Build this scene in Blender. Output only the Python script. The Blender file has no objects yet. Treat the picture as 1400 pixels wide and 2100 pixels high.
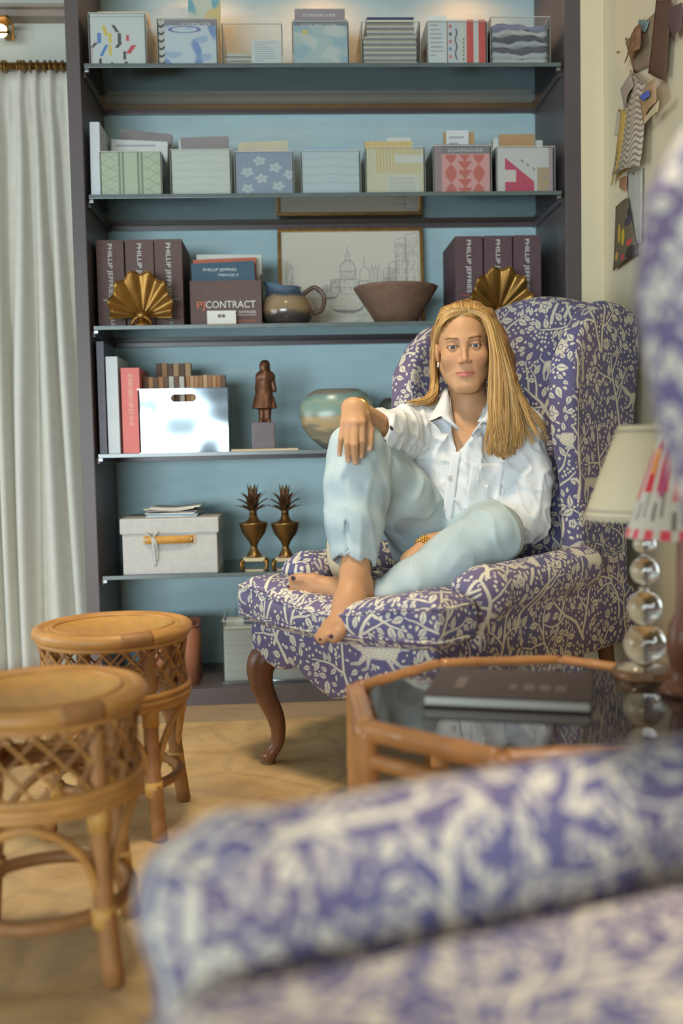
import bpy, bmesh, math, random
import numpy as np
from mathutils import Vector, Matrix

random.seed(7)
rng = np.random.default_rng(11)
SC = bpy.context.scene
COL = SC.collection
PI = math.pi

# ------------------------------------------------------------------ camera
CAM_PITCH, CAM_ROLL, CAM_YAW, CAM_H = 0.0644, 0.0207, 0.048, 0.772
FPX = 2042.0
cp, sp = math.cos(CAM_PITCH), math.sin(CAM_PITCH)
cy_, sy_ = math.cos(CAM_YAW), math.sin(CAM_YAW)
cr, sr = math.cos(CAM_ROLL), math.sin(CAM_ROLL)
_r0 = Vector((cy_, -sy_, 0)); _f0 = Vector((sy_*cp, cy_*cp, -sp)); _u0 = Vector((sy_*sp, cy_*sp, cp))
_ex = _r0*cr - _u0*sr; _ey = _r0*sr + _u0*cr; _ez = -_f0
cam_d = bpy.data.cameras.new('camera'); cam = bpy.data.objects.new('camera', cam_d); COL.objects.link(cam)
cam.matrix_world = Matrix(((_ex.x, _ey.x, _ez.x, 0), (_ex.y, _ey.y, _ez.y, 0), (_ex.z, _ey.z, _ez.z, CAM_H), (0, 0, 0, 1)))
cam_d.sensor_fit = 'VERTICAL'; cam_d.sensor_height = 36.0; cam_d.lens = FPX*36/2100
cam_d.clip_start = 0.02; cam_d.clip_end = 60
cam_d.dof.use_dof = True; cam_d.dof.focus_distance = 2.5; cam_d.dof.aperture_fstop = 1.7
SC.camera = cam

# ------------------------------------------------------------------ world, lights, exposure
SC.view_settings.view_transform = 'Standard'; SC.view_settings.look = 'None'
SC.view_settings.exposure = 0.25; SC.view_settings.gamma = 1.0; SC.view_settings.use_curve_mapping = False
w = bpy.data.worlds.new('daylight'); SC.world = w; w.use_nodes = True
w.node_tree.nodes['Background'].inputs[0].default_value = (0.80, 0.88, 1.0, 1)
w.node_tree.nodes['Background'].inputs[1].default_value = 0.2

def area_light(name, loc, target, sx, sy, power, color):
    l = bpy.data.lights.new(name, 'AREA'); l.shape = 'RECTANGLE'; l.size = sx; l.size_y = sy; l.energy = power; l.color = color
    o = bpy.data.objects.new(name, l); COL.objects.link(o); o.location = loc
    o.rotation_euler = (Vector(target)-Vector(loc)).to_track_quat('-Z', 'Y').to_euler()
    return o
# daylight from the wide windows of the room behind the camera, a window in the left wall, and the warm ceiling light
area_light('rear_window_daylight', (-2.4, -4.6, 0.85), (0.1, 3.2, 0.8), 3.6, 1.3, 258, (0.80, 0.94, 1.0))
area_light('window_daylight', (-2.15, 2.0, 0.85), (0.2, 2.8, 0.5), 1.5, 0.9, 18, (0.80, 0.94, 1.0))
def downlight(name, loc, target, power, color, deg, soft):
    l = bpy.data.lights.new(name, 'SPOT'); l.energy = power; l.color = color; l.spot_size = math.radians(deg); l.spot_blend = 0.8; l.shadow_soft_size = soft
    o = bpy.data.objects.new(name, l); COL.objects.link(o); o.location = loc
    o.rotation_euler = (Vector(target)-Vector(loc)).to_track_quat('-Z', 'Y').to_euler()
downlight('overhead_spot', (-0.12, 1.85, 2.38), (-0.02, 2.45, 0.2), 105, (1.0, 0.84, 0.60), 68, 0.15)
downlight('overhead_spot', (0.50, 0.80, 2.38), (0.36, 0.80, 0.0), 120, (1.0, 0.90, 0.76), 36, 0.08)  # added unseen spot that brightens the near chair's arm

# pixel of the 1400x2100 photograph -> point of the room (on a plane of constant Y, Z or X)
def _ray(px, py):
    a, b = px-700, py-1050
    u, v = cr*a-sr*b, sr*a+cr*b
    return _r0*(u/FPX) + _f0 - _u0*(v/FPX)
def at(px, py, Y):
    r = _ray(px, py); k = Y/r.y
    return Vector((r.x*k, Y, CAM_H+r.z*k))
def at_z(px, py, Z):
    r = _ray(px, py); k = (Z-CAM_H)/r.z
    return Vector((r.x*k, r.y*k, Z))
def at_x(px, py, X):
    r = _ray(px, py); k = X/r.x
    return Vector((X, r.y*k, CAM_H+r.z*k))
# ------------------------------------------------------------------ mesh helpers
WLOC = {}
def link(o, parent=None):
    COL.objects.link(o)
    if parent is not None: o.parent = parent
    return o
def thing(name, label, cat, loc=(0, 0, 0), rz=0.0, group=None, kind=None):
    o = bpy.data.objects.new(name, None); o.empty_display_size = 0.05
    link(o); o.location = loc; o.rotation_euler = (0, 0, rz); WLOC[o.name] = Vector((0, 0, 0)) if rz else Vector(loc)
    tag(o, label, cat, group, kind); return o
def tag(o, label=None, cat=None, group=None, kind=None):
    if label: o['label'] = label
    if cat: o['category'] = cat
    if group: o['group'] = group
    if kind: o['kind'] = kind
    return o
def mesh_from(name, v, f, mat=None, smooth=False):
    me = bpy.data.meshes.new(name)
    me.from_pydata([tuple(map(float, p)) for p in v], [], f)
    if mat is not None: me.materials.append(mat)
    if smooth: me.polygons.foreach_set('use_smooth', [True]*len(me.polygons))
    me.update(); return me
def mk(name, vf, mat, parent=None, smooth=False, local=False):
    """one mesh object; geometry in world space (or in the parent's space when local)"""
    v, f = vf
    v = np.asarray(v, dtype=float)
    if parent is not None:
        off = Vector((0, 0, 0)) if local else WLOC[parent.name]
        v = v-np.array(off)
        o = bpy.data.objects.new(name, mesh_from(name, v, f, mat, smooth)); link(o, parent); WLOC[o.name] = off.copy()
    else:
        lo, hi = v.min(0), v.max(0); base = np.array([(lo[0]+hi[0])/2, (lo[1]+hi[1])/2, lo[2]])
        o = bpy.data.objects.new(name, mesh_from(name, v-base, f, mat, smooth)); link(o); o.location = base; WLOC[o.name] = Vector(base)
    return o
def join(*parts):
    V = []; F = []; n = 0
    for v, f in parts:
        V.append(np.asarray(v, dtype=float).reshape(-1, 3)); F += [tuple(i+n for i in q) for q in f]; n += len(v)
    return np.vstack(V), F
def xf(vf, M):
    v = np.asarray(vf[0], dtype=float); M = np.array(M)
    return v@M[:3, :3].T+M[:3, 3], vf[1]
def box(x0, x1, y0, y1, z0, z1, bev=0.0, seg=2):
    if bev <= 0:
        v = [(x, y, z) for x in (x0, x1) for y in (y0, y1) for z in (z0, z1)]
        return np.array(v, float), [(0, 1, 3, 2), (4, 6, 7, 5), (0, 4, 5, 1), (2, 3, 7, 6), (0, 2, 6, 4), (1, 5, 7, 3)]
    bm = bmesh.new(); bmesh.ops.create_cube(bm, size=1)
    for q in bm.verts: q.co = Vector(((x0+x1)/2+q.co.x*(x1-x0), (y0+y1)/2+q.co.y*(y1-y0), (z0+z1)/2+q.co.z*(z1-z0)))
    bmesh.ops.bevel(bm, geom=list(bm.edges), offset=bev, segments=seg, profile=0.7, affect='EDGES')
    bm.verts.index_update()
    r = np.array([q.co[:] for q in bm.verts]), [tuple(q.index for q in p.verts) for p in bm.faces]
    bm.free(); return r
def lathe(prof, n=32, c=(0, 0, 0), cap=True):
    """prof: (radius, z) from bottom to top"""
    V = []; F = []
    for r, z in prof:
        for k in range(n):
            a = 2*PI*k/n; V.append((c[0]+r*math.cos(a), c[1]+r*math.sin(a), c[2]+z))
    for i in range(len(prof)-1):
        for k in range(n):
            a, b = i*n+k, i*n+(k+1) % n; F.append((a, b, b+n, a+n))
    if cap: F.append(tuple(range(n-1, -1, -1))); F.append(tuple((len(prof)-1)*n+k for k in range(n)))
    return np.array(V), F
def frames(P, closed=False):
    P = np.asarray(P, float); n = len(P)
    T = np.gradient(P, axis=0) if not closed else np.roll(P, -1, 0)-np.roll(P, 1, 0)
    T /= np.linalg.norm(T, axis=1)[:, None]+1e-12
    up = np.array([0, 0, 1.0]) if abs(T[0][2]) < 0.9 else np.array([1.0, 0, 0])
    N = np.zeros_like(P); N[0] = np.cross(np.cross(T[0], up), T[0]); N[0] /= np.linalg.norm(N[0])
    for i in range(1, n):
        x = N[i-1]-T[i]*np.dot(N[i-1], T[i]); N[i] = x/(np.linalg.norm(x)+1e-12)
    return T, N, np.cross(T, N)
def tube(P, r, n=8, closed=False, cap=True, sq=None):
    """sweep of a circle (or ellipse sq=(a,b)) along P; r number or list"""
    P = np.asarray(P, float); m = len(P); T, N, B = frames(P, closed)
    R = np.full(m, r) if np.isscalar(r) else np.asarray(r, float)
    a = np.arange(n)*2*PI/n; ca, sa = np.cos(a), np.sin(a)
    ea, eb = sq if sq else (1, 1)
    V = (P[:, None]+R[:, None, None]*(N[:, None]*(ca*ea)[None, :, None]+B[:, None]*(sa*eb)[None, :, None])).reshape(-1, 3)
    F = []
    for i in range(m if closed else m-1):
        j = (i+1) % m
        for k in range(n):
            k2 = (k+1) % n; F.append((i*n+k, i*n+k2, j*n+k2, j*n+k))
    if cap and not closed: F.append(tuple(range(n-1, -1, -1))); F.append(tuple((m-1)*n+k for k in range(n)))
    return V, F
def ring(c, R, r, n=40, k=8, a0=0, a1=2*PI):
    full = abs(a1-a0-2*PI) < 1e-6
    t = np.linspace(a0, a1, n, endpoint=not full)
    return tube(np.c_[c[0]+R*np.cos(t), c[1]+R*np.sin(t), np.full(n, c[2])], r, k, closed=full)
def spline(P, n):
    """Catmull-Rom through P, n samples"""
    P = np.asarray(P, float); Q = np.vstack([2*P[0]-P[1], P, 2*P[-1]-P[-2]]); m = len(P)-1
    t = np.linspace(0, m, n); i = np.minimum(t.astype(int), m-1); s = (t-i)[:, None]
    a, b, c, d = Q[i], Q[i+1], Q[i+2], Q[i+3]
    return 0.5*((2*b)+(-a+c)*s+(2*a-5*b+4*c-d)*s**2+(-a+3*b-3*c+d)*s**3)
def prism(poly, y0, y1):
    """poly of (x,z) extruded from y0 to y1"""
    n = len(poly); V = [(x, y0, z) for x, z in poly]+[(x, y1, z) for x, z in poly]
    return np.array(V, float), [tuple(range(n)), tuple(range(2*n-1, n-1, -1))]+[(i, i+n, (i+1) % n+n, (i+1) % n) for i in range(n)]
def sheet(P, thick=0.0008, normal=None):
    """P: grid (m,n,3) -> thin solid sheet"""
    P = np.asarray(P, float); m, n, _ = P.shape
    du = np.gradient(P, axis=0); dv = np.gradient(P, axis=1); N = np.cross(du, dv); N /= np.linalg.norm(N, axis=2)[..., None]+1e-12
    A = (P+N*thick/2).reshape(-1, 3); B = (P-N*thick/2).reshape(-1, 3); o = m*n; F = []
    for i in range(m-1):
        for j in range(n-1):
            a = i*n+j; F.append((a, a+n, a+n+1, a+1)); F.append((o+a, o+a+1, o+a+n+1, o+a+n))
    for i in range(m-1):
        a, b = i*n, (i+1)*n; F.append((a, o+a, o+b, b)); a += n-1; b += n-1; F.append((a, b, o+b, o+a))
    for j in range(n-1):
        a, b = j, j+1; F.append((a, b, o+b, o+a)); a += (m-1)*n; b += (m-1)*n; F.append((a, o+a, o+b, b))
    return np.vstack([A, B]), F
def bilin(a, b, c, d, m, n):
    """grid a(0,0) b(1,0) c(1,1) d(0,1)"""
    u = np.linspace(0, 1, m)[:, None, None]; v = np.linspace(0, 1, n)[None, :, None]
    a, b, c, d = map(lambda q: np.array(q, float), (a, b, c, d))
    return a*(1-u)*(1-v)+b*u*(1-v)+c*u*v+d*(1-u)*v
def set_uv(o, fn):
    """fn(co(N,3), normals(N,3)) -> uv, per loop"""
    me = o.data; uv = me.uv_layers.new(name='UVMap')
    nl = len(me.loops); vi = np.empty(nl, int); me.loops.foreach_get('vertex_index', vi)
    co = np.empty(len(me.vertices)*3); me.vertices.foreach_get('co', co); co = co.reshape(-1, 3)
    pn = np.empty(len(me.polygons)*3); me.polygons.foreach_get('normal', pn); pn = pn.reshape(-1, 3)
    lt = np.empty(len(me.polygons), int); me.polygons.foreach_get('loop_total', lt)
    N = np.repeat(pn, lt, axis=0)
    uv.data.foreach_set('uv', np.ascontiguousarray(fn(co[vi], N), dtype=np.float32).ravel())
def box_uv(scale, off=(0, 0)):
    def fn(c, n):
        a = np.abs(n); ax = a.argmax(1)
        u = np.where(ax == 0, c[:, 1], c[:, 0]); v = np.where(ax == 2, c[:, 1], c[:, 2])
        return np.c_[u/scale+off[0]+0.31*(ax == 0), v/scale+off[1]]
    return fn
def front_uv(x0, x1, z0, z1):
    return lambda c, n: np.c_[(c[:, 0]-x0)/(x1-x0), (c[:, 2]-z0)/(z1-z0)]
def set_color(o, rgb, name='Col'):
    at_ = o.data.color_attributes.new(name, 'FLOAT_COLOR', 'POINT')
    a = np.ones((len(o.data.vertices), 4), np.float32); a[:, :3] = rgb; at_.data.foreach_set('color', a.ravel())

# ------------------------------------------------------------------ materials
def L(r, g, b):
    return tuple(((c/255)/12.92 if c/255 <= 0.04045 else ((c/255+0.055)/1.055)**2.4) for c in (r, g, b))
class NT:
    def __init__(s, m): s.t = m.node_tree; s.n = s.t.nodes; s.b = s.n['Principled BSDF']; s.out = s.n['Material Output']
    def add(s, ty, **k):
        n = s.n.new(ty)
        for a, b in k.items(): setattr(n, a, b)
        return n
    def to(s, a, b): s.t.links.new(a, b)
def mat(name, col, rough=0.6, metal=0.0, spec=0.4, var=0.0, vscale=20.0, bump=0.0, bscale=200.0, col2=None, aniso=None, sheen=0.0, sub=0.0, coat=0.0, bdist=0.004, bdet=3):
    m = bpy.data.materials.new(name); m.use_nodes = True; t = NT(m); b = t.b
    c = (*col, 1)
    b.inputs['Base Color'].default_value = c; b.inputs['Roughness'].default_value = rough; b.inputs['Metallic'].default_value = metal
    b.inputs['Specular IOR Level'].default_value = spec
    if sheen: b.inputs['Sheen Weight'].default_value = sheen
    if coat: b.inputs['Coat Weight'].default_value = coat; b.inputs['Coat Roughness'].default_value = 0.1
    if sub: b.inputs['Subsurface Weight'].default_value = sub; b.inputs['Subsurface Radius'].default_value = (0.012, 0.005, 0.003); b.inputs['Subsurface Scale'].default_value = 0.5
    tc = t.add('ShaderNodeTexCoord')
    src = tc.outputs['Object']
    if aniso:
        mp = t.add('ShaderNodeMapping'); mp.inputs['Scale'].default_value = aniso; t.to(src, mp.inputs[0]); src = mp.outputs[0]
    if var or col2:
        nz = t.add('ShaderNodeTexNoise'); nz.inputs['Scale'].default_value = vscale; nz.inputs['Detail'].default_value = 4; t.to(src, nz.inputs['Vector'])
        cr_ = t.add('ShaderNodeValToRGB'); t.to(nz.outputs['Fac'], cr_.inputs[0])
        e = cr_.color_ramp.elements; e[0].position = 0.3; e[1].position = 0.7
        if col2: e[0].color = c; e[1].color = (*col2, 1)
        else:
            e[0].color = tuple(x*(1-var) for x in col)+(1,); e[1].color = tuple(min(1, x*(1+var)) for x in col)+(1,)
        t.to(cr_.outputs[0], b.inputs['Base Color'])
    if bump:
        n2 = t.add('ShaderNodeTexNoise'); n2.inputs['Scale'].default_value = bscale; n2.inputs['Detail'].default_value = bdet; t.to(src, n2.inputs['Vector'])
        bp = t.add('ShaderNodeBump'); bp.inputs['Strength'].default_value = bump; bp.inputs['Distance'].default_value = bdist
        t.to(n2.outputs['Fac'], bp.inputs['Height']); t.to(bp.outputs[0], b.inputs['Normal'])
    return m
def mat_attr(name, rough=0.5, spec=0.4, sub=0.0, bump=0.0, bscale=200, sheen=0.0):
    m = mat(name, (0.5, 0.5, 0.5), rough, 0, spec, bump=bump, bscale=bscale, sub=sub, sheen=sheen); t = NT(m)
    a = t.add('ShaderNodeAttribute', attribute_name='Col'); t.to(a.outputs['Color'], t.b.inputs['Base Color']); return m
def mat_image(name, arr, rough=0.7, spec=0.3, bump=0.0, bscale=900, interp='Linear', sheen=0.0):
    """material whose print is computed here as an array (h,w,3), sRGB 0..1"""
    h, w_ = arr.shape[:2]
    im = bpy.data.images.new(name, w_, h); a = np.ones((h, w_, 4), np.float32); a[..., :3] = np.clip(arr, 0, 1)
    im.pixels.foreach_set(a.ravel()); im.update(); im.pack()
    m = mat(name, (0.5, 0.5, 0.5), rough, 0, spec, bump=bump, bscale=bscale, sheen=sheen); t = NT(m)
    u = t.add('ShaderNodeUVMap'); i = t.add('ShaderNodeTexImage', image=im, interpolation=interp)
    t.to(u.outputs[0], i.inputs[0]); t.to(i.outputs[0], t.b.inputs['Base Color']); return m
def mat_clear(name, tint, refl=0.9, ior=1.45, rough=0.02, haze=0.0, hazecol=(0.8, 0.85, 0.85)):
    """thin clear plastic / glass: see-through with a Fresnel reflection"""
    m = bpy.data.materials.new(name); m.use_nodes = True; t = NT(m); t.n.remove(t.b)
    tr = t.add('ShaderNodeBsdfTransparent'); tr.inputs[0].default_value = (*tint, 1)
    gl = t.add('ShaderNodeBsdfGlossy'); gl.inputs[0].default_value = (refl, refl, refl, 1); gl.inputs['Roughness'].default_value = rough
    fr = t.add('ShaderNodeFresnel'); fr.inputs[0].default_value = ior
    mx = t.add('ShaderNodeMixShader'); t.to(fr.outputs[0], mx.inputs[0]); 
    if haze:
        df = t.add('ShaderNodeBsdfDiffuse'); df.inputs[0].default_value = (*hazecol, 1)
        m2 = t.add('ShaderNodeMixShader'); m2.inputs[0].default_value = haze; t.to(tr.outputs[0], m2.inputs[1]); t.to(df.outputs[0], m2.inputs[2]); t.to(m2.outputs[0], mx.inputs[1])
    else: t.to(tr.outputs[0], mx.inputs[1])
    t.to(gl.outputs[0], mx.inputs[2]); t.to(mx.outputs[0], t.out.inputs[0]); return m
def mat_emit(name, col, s):
    m = bpy.data.materials.new(name); m.use_nodes = True; t = NT(m)
    t.b.inputs['Emission Color'].default_value = (*col, 1); t.b.inputs['Emission Strength'].default_value = s; return m
def text_mesh(body, size, extrude=0.0003, align='LEFT', spacing=1.0):
    cu = bpy.data.curves.new('lettering', 'FONT'); cu.body = body; cu.size = size; cu.extrude = extrude; cu.align_x = align; cu.space_character = spacing; cu.resolution_u = 3
    o = bpy.data.objects.new('tmp_text', cu); COL.objects.link(o)
    dg = bpy.context.evaluated_depsgraph_get(); me = bpy.data.meshes.new_from_object(o.evaluated_get(dg))
    v = np.array([q.co[:] for q in me.vertices]); f = [tuple(p.vertices) for p in me.polygons]
    bpy.data.objects.remove(o); bpy.data.curves.remove(cu); bpy.data.meshes.remove(me); return v, f
def lettering(body, x, y, z, size, m, parent, vertical=False, align='LEFT', name='lettering', wscale=1.0, fit=None):
    """text on a face looking to -Y; vertical reads top to bottom. fit = length to fill"""
    v, f = text_mesh(body, size, align=align)
    a, b = v[:, 0].copy(), v[:, 1].copy(); h = v[:, 2]
    if fit: a = (a-a.min())*(fit/(a.max()-a.min()))+(0 if align == 'LEFT' else -fit/2)
    if vertical: V = np.c_[x+b, y-h, z-a]
    else: V = np.c_[x+a, y-h, z+b]
    return mk(name, (V, f), m, parent)

# ------------------------------------------------------------------ signed distance fields -> smooth surfaces
class SDF:
    def __init__(s, lo, hi, h):
        s.lo = np.array(lo, float); s.h = h; s.n = np.maximum(2, np.ceil((np.array(hi)-s.lo)/h).astype(int)+1)
        s.ax = [s.lo[i]+h*np.arange(s.n[i]) for i in range(3)]; s.d = np.full(s.n, 1.0, np.float32)
    def sl(s, lo, hi):
        r = []
        for i in range(3):
            a = int(np.clip(math.floor((lo[i]-s.lo[i])/s.h), 0, s.n[i]-1)); b = int(np.clip(math.ceil((hi[i]-s.lo[i])/s.h)+1, a+1, s.n[i])); r.append(slice(a, b))
        return tuple(r)
    def pts(s, sl): return s.ax[0][sl[0]][:, None, None], s.ax[1][sl[1]][None, :, None], s.ax[2][sl[2]][None, None, :]
    def put(s, fn, lo, hi, k=0.0, op='u'):
        pad = max(k, 3*s.h); sl = s.sl(np.array(lo)-pad, np.array(hi)+pad); v = fn(*s.pts(sl)).astype(np.float32); d = s.d[sl]
        if op == 's': d, v, sign = -d, v, -1
        elif op == 'i': d, v, sign = -d, -v, -1
        else: sign = 1
        if k > 0:
            hh = np.clip(0.5+0.5*(v-d)/k, 0, 1); o = v*(1-hh)+d*hh-k*hh*(1-hh)
        else: o = np.minimum(d, v)
        s.d[sl] = sign*o
    def cone(s, a, b, r1, r2, k=0.0, op='u'):
        a = np.array(a, float); b = np.array(b, float); ba = b-a; L2 = ba@ba+1e-12; R = max(r1, r2)
        def fn(x, y, z):
            t = np.clip(((x-a[0])*ba[0]+(y-a[1])*ba[1]+(z-a[2])*ba[2])/L2, 0, 1)
            return np.sqrt((x-a[0]-t*ba[0])**2+(y-a[1]-t*ba[1])**2+(z-a[2]-t*ba[2])**2)-(r1+t*(r2-r1))
        s.put(fn, np.minimum(a, b)-R, np.maximum(a, b)+R, k, op)
    def chain(s, P, R, k=0.0, k0=None, op='u'):
        for i in range(len(P)-1): s.cone(P[i], P[i+1], R[i], R[i+1], (k if (i or k0 is None) else k0), op)
    def ell(s, c, r, k=0.0, op='u', rot=None):
        c = np.array(c, float); r = np.array(r, float); R = max(r) if rot is not None else r
        def fn(x, y, z):
            x, y, z = x-c[0], y-c[1], z-c[2]
            if rot is not None:
                q = np.array(rot)  # columns: local axes
                x, y, z = x*q[0, 0]+y*q[1, 0]+z*q[2, 0], x*q[0, 1]+y*q[1, 1]+z*q[2, 1], x*q[0, 2]+y*q[1, 2]+z*q[2, 2]
            k0 = np.sqrt((x/r[0])**2+(y/r[1])**2+(z/r[2])**2); k1 = np.sqrt((x/r[0]**2)**2+(y/r[1]**2)**2+(z/r[2]**2)**2)+1e-9
            return k0*(k0-1)/k1
        s.put(fn, c-R, c+R, k, op)
    def rbox(s, c, h, r, k=0.0, op='u', rot=None):
        c = np.array(c, float); h = np.array(h, float); B = h if rot is None else np.full(3, np.linalg.norm(h))
        def fn(x, y, z):
            x, y, z = x-c[0], y-c[1], z-c[2]
            if rot is not None:
                q = np.array(rot); x, y, z = x*q[0, 0]+y*q[1, 0]+z*q[2, 0], x*q[0, 1]+y*q[1, 1]+z*q[2, 1], x*q[0, 2]+y*q[1, 2]+z*q[2, 2]
            a, b, e = np.abs(x)-(h[0]-r), np.abs(y)-(h[1]-r), np.abs(z)-(h[2]-r)
            return np.sqrt(np.maximum(a, 0)**2+np.maximum(b, 0)**2+np.maximum(e, 0)**2)+np.minimum(np.maximum(a, np.maximum(b, e)), 0)-r
        s.put(fn, c-B, c+B, k, op)
    def mesh(s):
        d = s.d; neg = d < 0; nx, ny, nz = d.shape
        C = [(i, j, k) for i in (0, 1) for j in (0, 1) for k in (0, 1)]
        sub = lambda a, c: a[c[0]:nx-1+c[0], c[1]:ny-1+c[1], c[2]:nz-1+c[2]]
        cnt = np.zeros((nx-1, ny-1, nz-1), np.int8)
        for c in C: cnt += sub(neg, c)
        act = np.argwhere((cnt > 0) & (cnt < 8)); idx = np.full(cnt.shape, -1, np.int64); idx[tuple(act.T)] = np.arange(len(act))
        acc = np.zeros((len(act), 3)); num = np.zeros(len(act))
        vals = {c: d[act[:, 0]+c[0], act[:, 1]+c[1], act[:, 2]+c[2]].astype(float) for c in C}
        for c in C:
            for ax in range(3):
                if c[ax]: continue
                e = list(c); e[ax] = 1; e = tuple(e); a, b = vals[c], vals[e]; m = (a < 0) != (b < 0)
                t = np.where(m, a/np.where(m, a-b, 1), 0); p = np.tile(np.array(c, float), (len(act), 1)); p[:, ax] += t
                acc[m] += p[m]; num[m] += 1
        V = s.lo+s.h*(act+acc/np.maximum(num, 1)[:, None]); F = []
        for ax in range(3):
            o1, o2 = [(1, 2), (2, 0), (0, 1)][ax]
            a = neg[tuple(slice(0, -1) if i == ax else slice(None) for i in range(3))]; b = neg[tuple(slice(1, None) if i == ax else slice(None) for i in range(3))]
            E_ = np.argwhere(a != b); ok = (E_[:, o1] > 0) & (E_[:, o2] > 0) & (E_[:, o1] < d.shape[o1]-1) & (E_[:, o2] < d.shape[o2]-1); E_ = E_[ok]
            q = []
            for du, dv in ((0, 0), (1, 0), (1, 1), (0, 1)):
                c = E_.copy(); c[:, o1] -= du; c[:, o2] -= dv; q.append(idx[tuple(c.T)])
            q = np.stack(q, 1); fl = neg[tuple(E_.T)]; q[~fl] = q[~fl][:, ::-1]
            F.append(q)
        return V, np.vstack(F)
def mk_sdf(name, g, m, parent=None, local=False, M=None, relax=1):
    V, F = g.mesh()
    if relax:
        for _ in range(relax):
            S = np.zeros_like(V); n = np.zeros(len(V))
            for a, b in ((0, 1), (1, 2), (2, 3), (3, 0)):
                np.add.at(S, F[:, a], V[F[:, b]]); np.add.at(S, F[:, b], V[F[:, a]]); np.add.at(n, F[:, a], 1); np.add.at(n, F[:, b], 1)
            V = 0.5*V+0.5*S/np.maximum(n, 1)[:, None]
    if M is not None: V, _ = xf((V, None), M)
    return V, F
def mk_fast(name, V, F, m, parent=None, local=False):
    """fast mesh object from quad arrays"""
    off = np.zeros(3)
    if parent is not None and not local: off = np.array(WLOC[parent.name])
    if parent is None: off = np.array([(V[:, 0].min()+V[:, 0].max())/2, (V[:, 1].min()+V[:, 1].max())/2, V[:, 2].min()])
    me = bpy.data.meshes.new(name); F = np.asarray(F); nf, k = F.shape
    me.vertices.add(len(V)); me.vertices.foreach_set('co', (V-off).astype(np.float32).ravel())
    me.loops.add(nf*k); me.loops.foreach_set('vertex_index', F.astype(np.int32).ravel())
    me.polygons.add(nf); me.polygons.foreach_set('loop_start', np.arange(nf, dtype=np.int32)*k)
    me.polygons.foreach_set('use_smooth', np.ones(nf, bool)); me.update(calc_edges=True); me.validate()
    if m: me.materials.append(m)
    o = bpy.data.objects.new(name, me); link(o, parent); WLOC[o.name] = Vector(off)
    if parent is None: o.location = off
    return o
def poly_sdf(px, pz, poly):
    """signed distance to polygon, arrays px,pz broadcast"""
    P = np.array(poly, float); n = len(P); d = None; s = None
    for i in range(n):
        a, b = P[i], P[i-1]; e = b-a; wx, wz = px-a[0], pz-a[1]
        t = np.clip((wx*e[0]+wz*e[1])/(e@e+1e-12), 0, 1); dd = (wx-e[0]*t)**2+(wz-e[1]*t)**2
        c1 = pz >= a[1]; c2 = pz < b[1]; c3 = e[0]*wz > e[1]*wx
        fl = (c1 & c2 & c3) | (~c1 & ~c2 & ~c3)
        d = dd if d is None else np.minimum(d, dd); s = fl if s is None else s ^ fl
    r = np.sqrt(d); return np.where(s, -r, r)
def wav(x, y, z, seed, freq, n=6):
    """cheap smooth noise in -1..1 from sines"""
    r = np.random.default_rng(seed); o = 0
    for i in range(n):
        k = r.normal(size=3); k *= freq*(0.7+0.8*r.random())/np.linalg.norm(k); o = o+np.sin(x*k[0]+y*k[1]+z*k[2]+r.random()*6.28)
    return o/n*1.6
# ------------------------------------------------------------------ the room
M = {}
M['case'] = mat('bookcase_paint', L(94, 85, 85), 0.42, spec=0.4, var=0.06, vscale=6, bump=0.05, bscale=300)
M['back'] = mat('blue_linen_back', L(184, 214, 220), 0.55, spec=0.35, var=0.05, vscale=40, bump=0.12, bscale=500, aniso=(0.25, 1, 1))
M['wall_warm'] = mat('cream_wall_paint', L(228, 214, 182), 0.7, spec=0.2, var=0.04, vscale=3, bump=0.05, bscale=150)
M['wall_grey'] = mat('pale_grey_wall_paint', L(202, 206, 196), 0.75, spec=0.2, var=0.03, vscale=3)
M['ceiling'] = mat('ceiling_paint', L(200, 196, 188), 0.8, spec=0.2, var=0.03, vscale=3)
M['trim'] = mat('taupe_trim_paint', L(158, 144, 132), 0.6, spec=0.3, var=0.04)
M['shelf_glass'] = mat_clear('smoked_shelf_glass', (0.82, 0.86, 0.86), 0.9, 1.65, 0.015)
M['glass_edge'] = mat('glass_shelf_edge', L(92, 104, 104), 0.25, spec=0.8, var=0.1, vscale=30)
M['rail'] = mat('dark_shelf_rail', L(84, 74, 76), 0.3, spec=0.5, var=0.06)
M['steel_clip'] = mat('shelf_clip_metal', L(150, 150, 150), 0.3, metal=0.9)

XL, XR, XLO, XRO, YF, YB = -0.589, 0.836, -0.628, 0.882, 3.0, 3.37
ZS = [1.895, 1.521, 1.140, 0.762, 0.396]
ZT, ZP = 2.36, 0.05
CEIL = 2.42
def struct(name, vf, m): return tag(mk(name, vf, m), kind='structure')

def floor_mat():
    m = mat('oak_floor', L(176, 150, 118), 0.45, spec=0.35); t = NT(m)
    tc = t.add('ShaderNodeTexCoord'); mp = t.add('ShaderNodeMapping'); mp.inputs['Scale'].default_value = (1.5, 9, 1); t.to(tc.outputs['Object'], mp.inputs[0])
    nz = t.add('ShaderNodeTexNoise'); nz.inputs['Scale'].default_value = 6; nz.inputs['Detail'].default_value = 8; t.to(mp.outputs[0], nz.inputs['Vector'])
    c = t.add('ShaderNodeValToRGB'); c.color_ramp.elements[0].color = (*L(150, 124, 94), 1); c.color_ramp.elements[1].color = (*L(192, 168, 134), 1)
    t.to(nz.outputs['Fac'], c.inputs[0]); t.to(c.outputs[0], t.b.inputs['Base Color']); return m
struct('floor', box(-2.4, 1.2, -2.2, 3.7, -0.06, 0), floor_mat())
struct('ceiling', box(-2.4, 1.2, -2.2, 3.7, CEIL, CEIL+0.06), M['ceiling'])
struct('wall_back', box(-2.4, 1.2, 3.5, 3.6, 0, CEIL), M['wall_grey'])
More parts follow.
